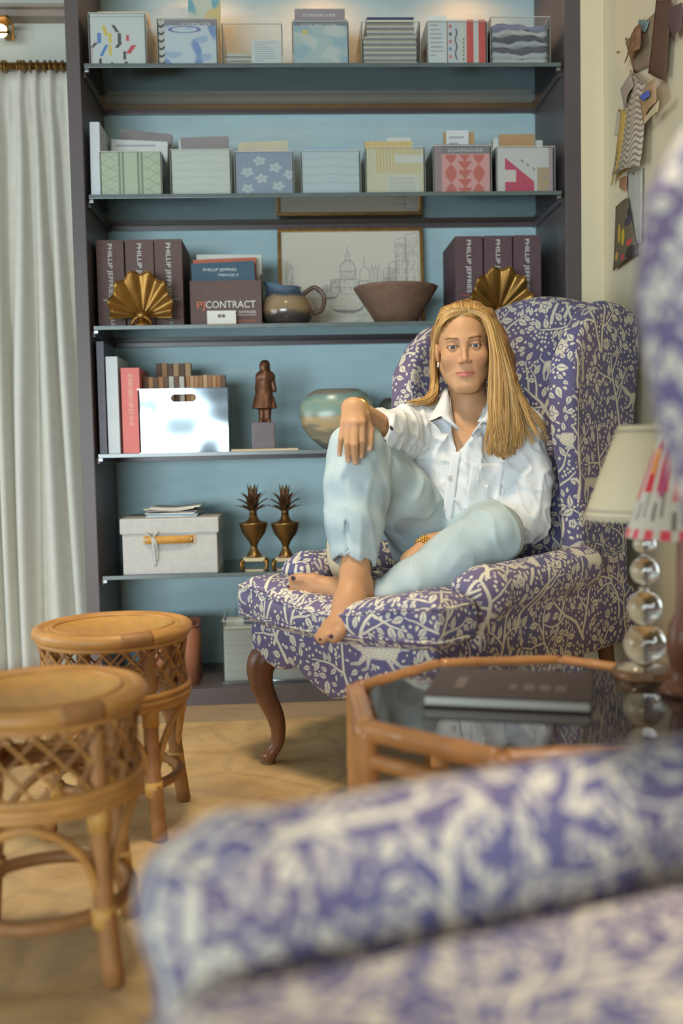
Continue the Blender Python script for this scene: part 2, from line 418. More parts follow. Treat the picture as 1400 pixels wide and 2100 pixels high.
struct('wall_right', box(0.955, 1.07, -2.2, 3.5, 0, CEIL), M['wall_warm'])
struct('wall_return', box(XRO+0.001, 0.954, 3.0, 3.5, 0, CEIL), M['wall_warm'])
z_tr = at(60, 17, 3.46).z
struct('trim_1', join(box(-2.4, XLO-0.004, 3.44, 3.5, at(60, 38, 3.46).z, z_tr), box(-2.4, XLO-0.004, 3.42, 3.44, z_tr-0.012, z_tr)), M['trim'])
# left wall with its tall window opening (outside the photograph, it lets the daylight in)
WX = -2.3
wl = struct('wall_left', join(box(WX-0.1, WX, 0.6, 1.3, 0, CEIL), box(WX-0.1, WX, 2.9, 3.5, 0, CEIL), box(WX-0.1, WX, 1.3, 2.9, 0, 0.4), box(WX-0.1, WX, 1.3, 2.9, 1.8, CEIL)), M['wall_grey'])

def rug_mat():
    m = mat('distressed_rug', L(190, 165, 120), 0.95, spec=0.05); t = NT(m)
    tc = t.add('ShaderNodeTexCoord')
    def noise(sc, det, vec, dist=0.0):
        n = t.add('ShaderNodeTexNoise'); n.inputs['Scale'].default_value = sc; n.inputs['Detail'].default_value = det; n.inputs['Distortion'].default_value = dist; t.to(vec, n.inputs['Vector']); return n.outputs['Fac']
    def ramp(f, stops):
        c = t.add('ShaderNodeValToRGB'); e = c.color_ramp.elements
        while len(e) < len(stops): e.new(0.5)
        for q, (p, col) in zip(e, stops): q.position = p; q.color = (*col, 1)
        t.to(f, c.inputs[0]); return c.outputs[0]
    def mix(fac, a, b):
        n = t.add('ShaderNodeMix', data_type='RGBA'); t.to(fac, n.inputs['Factor']); t.to(a, n.inputs['A']); t.to(b, n.inputs['B']); return n.outputs['Result']
    ob = tc.outputs['Object']
    base = ramp(noise(5, 6, ob), [(0.3, L(182, 146, 100)), (0.7, L(214, 182, 132))])
    v = t.add('ShaderNodeTexVoronoi', feature='DISTANCE_TO_EDGE'); v.inputs['Scale'].default_value = 4.2
    dn = t.add('ShaderNodeTexNoise'); dn.inputs['Scale'].default_value = 3; t.to(ob, dn.inputs['Vector'])
    mx = t.add('ShaderNodeMix', data_type='RGBA'); mx.inputs['Factor'].default_value = 0.12; t.to(ob, mx.inputs['A']); t.to(dn.outputs['Color'], mx.inputs['B']); t.to(mx.outputs['Result'], v.inputs['Vector'])
    orn = ramp(v.outputs['Distance'], [(0.02, (1, 1, 1)), (0.06, (0, 0, 0)), (0.16, (0, 0, 0)), (0.2, (0.8, 0.8, 0.8))])
    mp = t.add('ShaderNodeMapping'); mp.inputs['Scale'].default_value = (6, 60, 1); t.to(ob, mp.inputs[0])
    wear = ramp(noise(6, 6, mp.outputs[0]), [(0.42, (0, 0, 0)), (0.58, (1, 1, 1))])
    mm = t.add('ShaderNodeMath', operation='MULTIPLY'); t.to(orn, mm.inputs[0]); t.to(wear, mm.inputs[1])
    m3 = t.add('ShaderNodeMath', operation='MULTIPLY'); m3.inputs[1].default_value = 0.45; t.to(mm.outputs[0], m3.inputs[0])
    dk = t.add('ShaderNodeRGB'); dk.outputs[0].default_value = (*L(140, 118, 92), 1)
    a = mix(m3.outputs[0], base, dk.outputs[0])
    blot = ramp(noise(2.2, 5, ob, 0.5), [(0.5, (0, 0, 0)), (0.66, (0.5, 0.5, 0.5))])
    g = t.add('ShaderNodeRGB'); g.outputs[0].default_value = (*L(138, 126, 116), 1)
    t.to(mix(blot, a, g.outputs[0]), t.b.inputs['Base Color'])
    bp = t.add('ShaderNodeBump'); bp.inputs['Strength'].default_value = 0.5; bp.inputs['Distance'].default_value = 0.003; t.to(noise(350, 2, ob), bp.inputs['Height']); t.to(bp.outputs[0], t.b.inputs['Normal'])
    return m
RUGZ = 0.007
tag(mk('area_rug', box(-1.7, 0.9, -0.9, 2.79, 0.0005, RUGZ, 0.003), rug_mat()), 'distressed beige area rug with faded grey ornament on the floor', 'rug')

# ------------------------------------------------------------------ bookcase with glass shelves
bc = thing('bookcase', 'tall built-in dark taupe bookcase with blue linen back and glass shelves', 'bookcase', (0.12, 3.18, 0))
mk('side_panel', box(XLO+0.006, XL, YF+0.02, YB+0.02, 0, ZT), M['case'], bc)
mk('side_panel', box(XR, XRO-0.006, YF+0.02, YB+0.02, 0, ZT), M['case'], bc)
mk('stile', box(XLO, XL+0.001, YF, YF+0.02, 0, ZT, 0.0025), M['case'], bc)
mk('stile', box(XR-0.001, XRO, YF, YF+0.02, 0, ZT, 0.0025), M['case'], bc)
mk('back_panel', box(XL, XR, YB, YB+0.02, ZP, ZT), M['back'], bc)
mk('top_panel', box(XL, XR, YF+0.0, YB, ZT-0.03, ZT), M['case'], bc)
mk('base_panel', box(XL, XR, YF+0.012, YB, 0.005, ZP), M['case'], bc)
mk('plinth', box(XL, XR, YF, YF+0.012, 0, ZP, 0.002), M['case'], bc)
for z in ZS:
    s_ = mk('glass_shelf', box(XL+0.012, XR-0.012, YF+0.004, YB-0.004, z-0.006, z+0.006), M['shelf_glass'], bc)
    mk('polished_edge', box(XL+0.012, XR-0.012, YF+0.001, YF+0.0038, z-0.006, z+0.006, 0.001), M['glass_edge'], s_)
    for s in (0, 1):
        x0, x1 = ((XL, XL+0.011), (XR-0.011, XR))[s]
        mk('side_rail', box(x0, x1, YF+0.03, YB, z-0.024, z-0.0065, 0.001), M['rail'], bc)
        xc = XL+0.012 if s == 0 else XR-0.024
        mk('shelf_clip', box(xc, xc+0.012, YF+0.006, YF+0.02, z-0.016, z-0.0065, 0.001), M['steel_clip'], bc)
    mk('back_rail', box(XL+0.011, XR-0.011, YB-0.014, YB, z-0.022, z-0.0065, 0.001), M['rail'], bc)
# small warm puck lights high on the back panel
M['brass'] = mat('aged_brass', L(150, 112, 58), 0.34, metal=0.85, var=0.12, vscale=25)
M['brass_dark'] = mat('dark_brass', L(134, 104, 62), 0.34, metal=0.85, var=0.2, vscale=18)
M['bulb'] = mat_emit('warm_bulb', (1.0, 0.80, 0.50), 3.0)
for px, side in ((408, 'second'), (660, 'fourth'), (965, 'sixth')):
    p = at(px, -30, 3.22); zu = ZT-0.03
    t = thing('puck_light', 'small warm puck light under the bookcase top above the %s clear bin' % side, 'light', (p.x, 3.22, zu-0.02), group='puck lights in the bookcase')
    mk('housing', lathe([(0.028, -0.016), (0.033, -0.014), (0.036, -0.006), (0.034, 0)], 24, (p.x, 3.22, zu)), M['brass'], t, True)
    mk('lens', lathe([(0.004, -0.021), (0.02, -0.02), (0.027, -0.0162)], 24, (p.x, 3.22, zu)), M['bulb'], t, True)
    l = bpy.data.lights.new('puck_glow', 'SPOT'); l.energy = 2.4; l.color = (1.0, 0.36, 0.08); l.spot_size = 2.9; l.spot_blend = 0.6; l.shadow_soft_size = 0.03
    o = bpy.data.objects.new('puck_glow', l); link(o, t); o.location = (0, 0, -0.008)
# ------------------------------------------------------------------ things on the shelves
def shelf_x(px, py, Y): return at(px, py, Y).x
M['acrylic'] = mat_clear('clear_acrylic', (0.95, 0.96, 0.955), 0.8, 1.25, 0.02, haze=0.04)
M['acrylic_edge'] = mat('acrylic_edge', L(206, 208, 196), 0.3, spec=0.6, var=0.06)  # pale diffuse colour stands in for light collected in the edges
M['paper'] = mat('white_paper', L(222, 222, 214), 0.8, spec=0.15, var=0.03, vscale=30)
M['paper2'] = mat('cream_paper', L(214, 204, 178), 0.8, spec=0.15, var=0.04, vscale=30)
M['paper_grey'] = mat('grey_paper', L(158, 150, 152), 0.8, spec=0.15, var=0.04, vscale=30)
M['paper_blue'] = mat('pale_blue_paper', L(168, 196, 214), 0.8, spec=0.15, var=0.04, vscale=30)
M['paper_tan'] = mat('tan_paper', L(196, 158, 118), 0.8, spec=0.15, var=0.05, vscale=30)
M['ink_white'] = mat('white_lettering', L(225, 225, 222), 0.6, spec=0.2)
M['ink_grey'] = mat('grey_lettering', L(120, 112, 112), 0.6, spec=0.2)
M['ink_dark'] = mat('dark_lettering', L(60, 54, 60), 0.6, spec=0.2)
M['ink_red'] = mat('red_lettering', L(196, 84, 84), 0.6, spec=0.2)
M['ink_orange'] = mat('orange_lettering', L(206, 118, 84), 0.6, spec=0.2)
M['ink_cyan'] = mat('pale_cyan_line', L(120, 178, 196), 0.6, spec=0.2)

def uvgrid(n=160, m=None):
    m = m or n
    return np.meshgrid((np.arange(n)+.5)/n, (np.arange(m)+.5)/m)
def fill(img, mask, rgb): img[mask] = np.array(rgb)/255.0
def base_img(rgb, n=160, noise=3): 
    a = np.tile(np.array(rgb)/255.0, (n, n, 1)); return a+rng.normal(size=(n, n, 1))*noise/255
def pr_dashes():
    a = base_img((222, 224, 222)); u, v = uvgrid()
    for x, y, w_, h, sh, c in [(.16, .52, .07, .2, 0, (86, 140, 205)), (.24, .28, .06, .22, .5, (86, 140, 205)), (.27, .66, .07, .2, -.3, (232, 206, 96)), (.36, .52, .06, .2, 0, (232, 206, 96)), (.36, .28, .06, .2, 0, (232, 206, 96)),
                               (.06, .38, .06, .1, .9, (70, 66, 66)), (.46, .7, .06, .14, -.6, (70, 66, 66)), (.53, .5, .06, .22, 0, (70, 66, 66)), (.51, .38, .07, .1, .7, (70, 66, 66)), (.68, .52, .05, .11, 0, (214, 70, 80)), (.74, .3, .09, .16, .7, (214, 70, 80)),
                               (.62, .18, .05, .16, 0, (70, 66, 66)), (.17, .06, .05, .13, 0, (70, 66, 66)), (.38, .02, .04, .06, 0, (70, 66, 66)), (.64, .03, .06, .06, 0, (70, 66, 66)), (.03, .2, .02, .3, 0, (220, 170, 176))]:
        fill(a, (np.abs(u-x-(v-y)*sh) < w_/2) & (np.abs(v-y) < h/2), c)
    fill(a, np.abs(v-.93) < .006, (170, 168, 170)); return a
def blotch(bg, cols, seed, f=14, thr=.25):
    a = base_img(bg); u, v = uvgrid()
    for i, c in enumerate(cols): 
        n = wav(u, v, 0*u, seed+i*7, f, 8); m = np.clip((n-thr)*4, 0, 1)[..., None]; a = a*(1-m)+m*np.array(c)/255
    return a
def pr_bluefloral():
    a = blotch((214, 222, 228), [(176, 196, 222), (130, 160, 210)], 3, 16, .3); u, v = uvgrid()
    fill(a, np.abs(((u-.45)/.26)**2+((v-.78)/.07)**2-1) < .25, (120, 122, 180)); fill(a, v > .87, (150, 144, 150))
    fill(a, (u < .1), (214, 210, 200)); fill(a, (u < .1) & (np.sin(v*38+np.sin(u*40)) > .5), (70, 64, 70)); return a
def pr_watercolor():
    a = blotch((214, 218, 214), [(168, 196, 206), (190, 206, 204)], 21, 11, .0); u, v = uvgrid()
    fill(a, (u-.22)**2+(v-.72)**2 < .004, (226, 206, 140)); fill(a, v > .86, (140, 138, 148)); return a
def pr_lines(bg, fg, f=40, th=.6):
    a = base_img(bg); u, v = uvgrid(); fill(a, np.sin(v*f*2*PI+np.sin(u*9)*.6) > th, fg); return a
def pr_redstripe():
    a = base_img((222, 220, 212)); u, v = uvgrid()
    fill(a, ((u > .5) & (u < .68)) | (u > .82), (222, 78, 66)); fill(a, u < .3, (216, 218, 220))
    for i, c in enumerate([(220, 96, 96), (96, 90, 90), (220, 110, 120), (110, 160, 210), (226, 130, 120)]): fill(a, (u-.07)**2+(v-.85+i*.17)**2 < .0016, c)
    fill(a, (np.abs(u-.22-.02*np.sin(v*20)) < .02) & (v > .1) & (v < .8), (96, 90, 96)); fill(a, (np.abs(u-.42) < .02) & (np.sin(v*70) > 0) & (v < .6), (120, 114, 110)); return a
def pr_folds():
    u, v = uvgrid(); a = base_img((196, 196, 196)); w_ = v+.04*wav(u, v, 0*u, 5, 9)
    for lo, hi, c in [(0, .3, (206, 206, 204)), (.3, .38, (120, 114, 124)), (.38, .55, (186, 186, 190)), (.55, .66, (82, 78, 92)), (.66, .82, (196, 200, 200)), (.82, .95, (110, 104, 140)), (.95, 1.2, (212, 208, 200))]: fill(a, (w_ > lo) & (w_ < hi), c)
    return a
def pr_ygstripes():
    a = base_img((206, 212, 186)); u, v = uvgrid()
    for x in (.3, .36, .62, .68): fill(a, (np.abs(u-x) < .012) | ((np.abs(u-x-.02) < .006)), (146, 156, 132))
    z = np.abs(((u*3.2) % 1)-.5)*.5-np.abs((v*4 % 1)-.5)*.5; fill(a, (np.abs(z) < .02) & ((np.abs(u-.5) > .24)), (172, 180, 152)); return a
def pr_flowers():
    a = base_img((158, 170, 190)); u, v = uvgrid()
    for x, y in [(.2, .52), (.45, .36), (.7, .62), (.42, .78), (.75, .18), (.2, .12), (.95, .45)]:
        r = np.hypot(u-x, v-y); t = np.arctan2(v-y, u-x); fill(a, r < .1+.022*np.cos(5*t+x*9), (206, 212, 216)); fill(a, r < .03, (176, 186, 196)); fill(a, r < .014, (222, 222, 214))
    return a
def pr_yellow():
    a = base_img((224, 216, 186)); u, v = uvgrid(); fill(a, (np.sin(u*110) > .2) & (v > .45) & (np.abs(u-.55) < .4), (222, 196, 128)); fill(a, (u > .35) & (u < .92) & (v < .4), (222, 220, 208)); fill(a, (u > .4) & (u < .85) & (np.sin(v*120) > .6) & (v < .34), (190, 188, 180)); fill(a, (u > .5) & (v > .68) & (v < .86), (226, 224, 216)); return a
def pr_coral():
    a = base_img((232, 168, 164)); u, v = uvgrid(); fill(a, v > .8, (140, 132, 138)); b = v < .78
    for x in (.3, .8):
        wv = .1*np.abs(np.cos(v*PI*2.55)); fill(a, b & (np.abs(u-x) < wv), (214, 106, 92))
    fill(a, b & (np.abs(u-.55) < .07+.05*np.sign(np.sin(v*34))*np.abs(np.sin(v*17))), (214, 106, 92)); fill(a, u < .13, (168, 140, 146)); return a
def pr_crimson():
    a = base_img((222, 216, 214)); u, v = uvgrid(); fill(a, (v < .82-u*1.05+.1) & (u > .14) & (u < .66) & (v < .8), (210, 52, 92)); fill(a, (u > .14) & (u < .34) & (v < .5) & (v > .22), (228, 214, 208)); fill(a, (u > .72) & (v < .55), (196, 168, 130)); fill(a, u > .93, (186, 160, 164)); fill(a, (np.abs(v-1.1+u*.9) < .03) & (np.sin(u*60) > 0) & (u > .4), (168, 162, 160)); return a
def pr_text(bg, fg, n=9, top=.9):
    a = base_img(bg); u, v = uvgrid(); r = np.random.default_rng(n)
    for i in range(n):
        y = top-.09*i; fill(a, (np.abs(v-y) < .014) & (u > .12) & (u < .4+.45*r.random()), fg)
    return a
PR = {k: mat_image('print_'+k, f) for k, f in dict(dashes=pr_dashes(), bluefloral=pr_bluefloral(), watercolor=pr_watercolor(), lines=pr_lines((190, 184, 178), (128, 122, 122), 22), redstripe=pr_redstripe(), folds=pr_folds(), ygstripes=pr_ygstripes(),
      flowers=pr_flowers(), yellow=pr_yellow(), coral=pr_coral(), crimson=pr_crimson(), cardtext=pr_text((226, 228, 228), (170, 174, 180)), tealwave=blotch((200, 206, 190), [(120, 176, 186), (214, 196, 140)], 31, 10, .1), plain=pr_lines((222, 224, 216), (206, 210, 206), 6, .93), bluish=pr_lines((206, 218, 222), (190, 204, 210), 5, .9), ystripe=pr_lines((220, 204, 160), (204, 166, 84), 1, 2)).items()}
def pr_ystripe():
    a = base_img((224, 214, 176)); u, v = uvgrid(); fill(a, np.sin(u*120) > -.1, (214, 172, 84)); return a
PR['ystripe'] = mat_image('print_yellow_stripe', pr_ystripe())

def slab(name, x0, x1, y0, y1, z0, z1, front, side, label, cat='swatches', tilt=0.0, lean=0.0, group=None, parent=None, part=None):
    """a sheet or block of sheets standing on edge; front print on the -Y face"""
    v, f = box(x0, x1, y0, y1, z0, z1)
    xc, zc = (x0+x1)/2, z0
    if tilt or lean:
        v = v.copy(); q = v-np.array([xc, y0, zc]); c, s = math.cos(tilt), math.sin(tilt)
        q = np.c_[q[:, 0]*c-q[:, 2]*s, q[:, 1]+q[:, 2]*math.tan(lean), q[:, 0]*s+q[:, 2]*c]
        dz = -min(0, q[:, 2].min()); q[:, 2] += dz; v = q+np.array([xc, y0, zc])
    o = mk(part or name, (v, f), side, parent)
    o.data.materials.append(front)
    for p in o.data.polygons:
        if p.normal.y < -0.9: p.material_index = 1
    W = x1-x0; H = z1-z0
    lo = np.array([q.co[:] for q in o.data.vertices]); a0, a1, b0, b1 = lo[:, 0].min(), lo[:, 0].max(), lo[:, 2].min(), lo[:, 2].max()
    set_uv(o, front_uv(a0, a1, b0, b1))
    if not parent: tag(o, label, cat, group)
    return o

def acrylic_bin(xa, xb, ytop, k, label, depth=0.24, yf=3.018):
    zb = ZS[k]+0.006; ybase = 1050
    p0 = at(xa, 0, yf)  # only x matters, evaluated at the bin's own height below
    pym = {0: 130, 1: 398}[k]
    x0, x1 = at(xa, pym, yf).x, at(xb, pym, yf).x; zt = at((xa+xb)/2, ytop, yf).z
    t = thing('acrylic_bin', label, 'bin', ((x0+x1)/2, yf+depth/2, zb), group='clear acrylic bins on the %s shelf' % ('top', 'second')[k])
    w_ = 0.0025; th = 0.004
    fr = mk('front_wall', box(x0, x1, yf, yf+w_, zb+0.0005, zt), M['acrylic'], t)
    mk('back_wall', box(x0, x1, yf+depth-w_, yf+depth, zb+0.0005, zt), M['acrylic'], t)
    for a in (x0, x1-w_): mk('side_wall', box(a, a+w_, yf+w_, yf+depth-w_, zb+0.0005, zt), M['acrylic'], t)
    mk('bottom', box(x0+w_, x1-w_, yf+w_, yf+depth-w_, zb+0.0005, zb+0.003), M['acrylic'], t)
    rim = join(box(x0, x1, yf, yf+w_, zt, zt+0.002), box(x0, x1, yf+depth-w_, yf+depth, zt, zt+0.002), box(x0, x0+w_, yf+w_, yf+depth-w_, zt, zt+0.002), box(x1-w_, x1, yf+w_, yf+depth-w_, zt, zt+0.002), box(x0-0.0006, x0, yf-0.0006, yf+w_, zb+0.0005, zt), box(x1, x1+0.0006, yf-0.0006, yf+w_, zb+0.0005, zt))
    mk('rim', rim, M['acrylic_edge'], t)
    return x0+0.004, x1-0.004, yf+0.004, yf+depth-0.004, zb+0.0035, zt
def zpx(px, py, Y): return at(px, py, Y).z
G0, G1 = 'swatches in the top shelf bins', 'swatches in the second shelf bins'
# --- top shelf
x0, x1, y0, y1, zb, zt = acrylic_bin(184, 301, 27, 0, 'clear bin with dash-print swatches at the left end of the top shelf')
slab('swatch_stack', x0, x1, y0, y0+0.1, zb, zpx(240, 27, y0), PR['dashes'], M['paper'], 'white swatch stack printed with blue yellow red and black dashes', group=G0)
slab('swatch_stack', x0+.004, x1-.003, y0+.105, y0+.17, zb, zpx(240, 22, y0+.1), M['paper2'], M['paper'], 'cream sheets standing behind the dash-printed swatches', group=G0)
x0, x1, y0, y1, zb, zt = acrylic_bin(324, 447, 38, 0, 'clear bin with blue floral swatches second from left on top shelf')
b = slab('swatch_book', x0, x1, y0, y0+.09, zb, zpx(385, 40, y0), PR['bluefloral'], M['paper'], 'white and blue floral swatch book with grey header and calligraphy strip', group=G0)
lettering('SCHUMACHER', shelf_x(372, 50, y0), y0, zpx(372, 53, y0), 0.013, M['ink_white'], b, fit=.085)
slab('swatch_sheet', shelf_x(382, 40, y0+.1), shelf_x(447, 40, y0+.1), y0+.1, y0+.13, zb, zpx(415, 0, y0+.1), PR['tealwave'], M['paper'], 'tall teal and ochre wave sheet rising above the blue floral book', group=G0, tilt=-.03)
slab('swatch_sheet', x0+.006, x1-.012, y0+.135, y0+.19, zb, zpx(375, 18, y0+.14), M['paper'], M['paper'], 'white folded sheets behind the teal wave sheet', group=G0, tilt=.04)
x0, x1, y0, y1, zb, zt = acrylic_bin(456, 580, 49, 0, 'nearly empty clear bin with low papers third from left on top shelf')
zz = zb
for i in range(9):
    h = 0.004+0.002*random.random(); dx = random.uniform(-.004, .004)
    if i == 0: ps = thing('paper_stack', 'low stack of loose grey and cream papers in the nearly empty bin', 'papers', ((x0+x1)/2, y0+.1, zb))
    mk('sheet_bundle', box(x0+.005+max(0, dx), x0+.088+dx, y0+.02, y0+.2, zz, zz+h-.0006), (M['paper_grey'], M['paper'], M['paper2'])[i % 3], ps); zz += h
slab('note_card', shelf_x(515, 100, y0), shelf_x(578, 100, y0)-.003, y0+.004, y0+.008, zb, zpx(545, 81, y0), PR['cardtext'], M['paper'], 'white printed card leaning inside the nearly empty bin', 'card')
x0, x1, y0, y1, zb, zt = acrylic_bin(600, 716, 44, 0, 'clear bin with watercolour swatch books at the centre of the top shelf')
b = slab('swatch_book', x0, x1, y0, y0+.06, zb, zpx(660, 40, y0), PR['watercolor'], M['paper_blue'], 'pale blue watercolour swatch book with grey header', group=G0)
lettering('SCHUMACHER', shelf_x(616, 52, y0), y0, zpx(616, 55, y0), 0.012, M['ink_white'], b, fit=.108)
b = slab('swatch_book', x0+.006, x1-.002, y0+.065, y0+.12, zb, zpx(660, 18, y0+.065), M['paper_grey'], M['paper'], 'grey-headed swatch book standing behind the watercolour one', group=G0)
lettering('SCHUMACHER', shelf_x(620, 30, y0+.065), y0+.065, zpx(620, 34, y0+.065), 0.012, M['ink_white'], b, fit=.1)
x0, x1, y0, y1, zb, zt = acrylic_bin(742, 862, 45, 0, 'clear bin filled with flat stacked samples on top shelf')
zz = zb; i = 0
ps = thing('sample_stack', 'tall flat stack of thin grey and cream samples in a top shelf bin', 'samples', ((x0+x1)/2, y0+.1, zb))
ztop = zpx(800, 36, y0+.01); zmid = zpx(800, 77, y0+.01)
while zz < ztop:
    h = .0038; a, b_ = (x0+.003, x1-.006) if zz < zmid else (x0+.014, x1-.012)
    dx = random.uniform(-.002, .002); mt = (M['paper_grey'], M['paper'], M['paper2'], M['paper_grey'])[i % 4] if zz < ztop-.006 else mat('navy_sample', L(70, 74, 116), .8)
    mk('sample_sheet', box(a+dx, b_+dx, y0+.008+random.uniform(0, .003), y0+.2, zz, zz+h-.0007), mt, ps); zz += h; i += 1
x0, x1, y0, y1, zb, zt = acrylic_bin(876, 999, 44, 0, 'clear bin with red striped swatches on the top shelf')
slab('swatch_strip', x0, shelf_x(916, 90, y0), y0, y0+.006, zb, zpx(895, 33, y0), PR['cardtext'], M['paper'], 'narrow white colour strip beside the red striped swatches', group=G0)
slab('swatch_stack', shelf_x(918, 90, y0), x1, y0+.001, y0+.13, zb, zpx(960, 40, y0), PR['redstripe'], M['paper2'], 'red and white striped swatch stack on the top shelf', group=G0)
x0, x1, y0, y1, zb, zt = acrylic_bin(1006, 1128, 35, 0, 'clear bin of folded fabrics at the right end of the top shelf')
zz = zb; fm = [mat('fabric_scrap_%d' % i, L(*c), .95, spec=.1, var=.1, vscale=40, bump=.3) for i, c in enumerate([(206, 206, 204), (196, 198, 200), (96, 90, 104), (188, 190, 194), (90, 84, 98), (204, 204, 200), (150, 146, 176)])]
zt2 = zpx(1066, 50, y0); hs = (zt2-zb)/7
for i in range(7):
    u = np.linspace(0, 1, 12); dz = lambda s: .004*np.sin(u*7+s)+.003*np.sin(u*17+2*s)
    P = np.stack([np.c_[x0+.004+(x1-x0-.008)*u, np.full(12, yy), zz+hs*.55+dz(i)*(1 if i else 0)] for yy in (y0+.003, y0+.07, y0+.14, y0+.2)])
    tag(mk('folded_fabric', sheet(P, hs*.8), fm[i], None, True), ['pale grey', 'light grey', 'charcoal', 'silver grey', 'dark plum', 'off-white', 'lilac'][i]+' fabric folded in the right end top shelf bin, %s from the bottom' % ['first', 'second', 'third', 'fourth', 'fifth', 'sixth', 'seventh'][i], 'fabric', G0); zz += hs

# --- second shelf
x0, x1, y0, y1, zb, zt = acrylic_bin(206, 333, 311, 1, 'clear bin of yellow-green swatches at the left end of the second shelf')
slab('swatch_stack', x0, x1, y0, y0+.12, zb, zpx(270, 312, y0), PR['ygstripes'], M['paper2'], 'pale yellow-green swatch stack with leaf stripes and triangles', group=G1)
slab('swatch_sheet', x0+.002, x1-.0, y0+.125, y0+.15, zb, zpx(270, 292, y0+.13), PR['cardtext'], M['paper'], 'white printed sheets tilted behind the yellow-green swatches', group=G1, tilt=-.05)
slab('swatch_sheet', x0+.008, x1-.005, y0+.16, y0+.18, zb, zpx(250, 275, y0+.16), M['paper_grey'], M['paper'], 'grey sheet tilted furthest back in the yellow-green bin', group=G1, tilt=-.11)
x0, x1, y0, y1, zb, zt = acrylic_bin(351, 475, 307, 1, 'clear bin of plain white sheets second from left on second shelf')
slab('swatch_stack', x0, x1, y0, y0+.1, zb, zpx(410, 306, y0), PR['plain'], M['paper'], 'plain white sample stack in a second shelf bin', group=G1)
slab('swatch_sheet', x0+.022, x1-.002, y0+.11, y0+.13, zb, zpx(440, 282, y0+.11), M['paper_grey'], M['paper'], 'grey header sheet peeking above the plain white samples', group=G1, tilt=.03)
slab('swatch_sheet', x0+.004, x1-.03, y0+.135, y0+.16, zb, zpx(385, 289, y0+.14), M['paper'], M['paper'], 'white sheet tilted at the back of the plain white bin', group=G1, tilt=-.02)
x0, x1, y0, y1, zb, zt = acrylic_bin(482, 603, 311, 1, 'clear bin of grey-blue flower print third from left on second shelf')
slab('swatch_stack', x0, x1, y0, y0+.1, zb, zpx(540, 311, y0), PR['flowers'], M['paper_blue'], 'grey-blue swatch stack printed with white round flowers', group=G1)
slab('swatch_sheet', x0+.01, x1-.004, y0+.11, y0+.14, zb, zpx(550, 292, y0+.11), M['paper2'], M['paper'], 'cream sheets above the grey-blue flower print', group=G1, tilt=.04)
x0, x1, y0, y1, zb, zt = acrylic_bin(618, 740, 309, 1, 'clear bin of pale bluish sheets at the centre of the second shelf')
slab('swatch_stack', x0, x1, y0, y0+.11, zb, zpx(680, 312, y0), PR['bluish'], M['paper'], 'pale bluish-white sample stack at the centre of the second shelf', group=G1)
slab('swatch_sheet', x0+.01, x1-.02, y0+.115, y0+.15, zb, zpx(680, 300, y0+.11), M['paper_blue'], M['paper'], 'light blue sheet peeking out behind the bluish-white samples', group=G1, tilt=.02)
x0, x1, y0, y1, zb, zt = acrylic_bin(750, 872, 302, 1, 'clear bin of pale yellow swatches on the second shelf')
slab('swatch_stack', x0, x1, y0, y0+.09, zb, zpx(810, 306, y0), PR['yellow'], M['paper2'], 'pale yellow swatch stack with white cards on the second shelf', group=G1)
slab('swatch_stack', x0+.004, x1-.02, y0+.095, y0+.12, zb, zpx(805, 291, y0+.1), PR['ystripe'], M['paper2'], 'mustard and cream striped swatch above the pale yellow stack', group=G1)
slab('note_card', shelf_x(792, 290, y0+.13), shelf_x(842, 290, y0+.13), y0+.13, y0+.134, zb, zpx(815, 282, y0+.13), M['paper'], M['paper'], 'small white card topping the mustard striped swatch', 'card')
x0, x1, y0, y1, zb, zt = acrylic_bin(889, 1008, 299, 1, 'clear bin of coral print swatches on the second shelf')
b = slab('swatch_book', x0, x1, y0, y0+.1, zb, zpx(948, 296, y0), PR['coral'], M['paper_grey'], 'pink swatch book with coral waves under a grey header', group=G1)
lettering('SCHUMACHER', shelf_x(918, 310, y0), y0, zpx(918, 312, y0), 0.014, M['ink_white'], b, fit=.105)
slab('note_card', shelf_x(909, 290, y0+.11), shelf_x(972, 290, y0+.11), y0+.11, y0+.116, zb, zpx(940, 271, y0+.11), M['paper_tan'], M['paper_tan'], 'tan card standing above the coral swatch book', 'card')
slab('note_card', shelf_x(915, 290, y0+.1), shelf_x(961, 290, y0+.1), y0+.102, y0+.106, zb, zpx(938, 267, y0+.1), PR['cardtext'], M['paper'], 'white tab card in front of the tan card', 'card')
x0, x1, y0, y1, zb, zt = acrylic_bin(1018, 1138, 301, 1, 'clear bin of crimson geometric swatches at the right end of the second shelf')
slab('swatch_stack', x0, x1-.002, y0, y0+.1, zb, zpx(1075, 303, y0), PR['crimson'], M['paper'], 'white swatch stack with crimson triangles on the second shelf', group=G1)
slab('swatch_sheet', x0+.03, x1-.03, y0+.11, y0+.125, zb, zpx(1080, 275, y0+.11), M['paper_tan'], M['paper'], 'tan sheet rising behind the crimson swatches', group=G1)
slab('swatch_sheet', x0+.006, x1-.008, y0+.13, y0+.17, zb, zpx(1100, 288, y0+.13), M['paper'], M['paper'], 'white sheets tilted at the back of the crimson bin', group=G1, tilt=-.05)

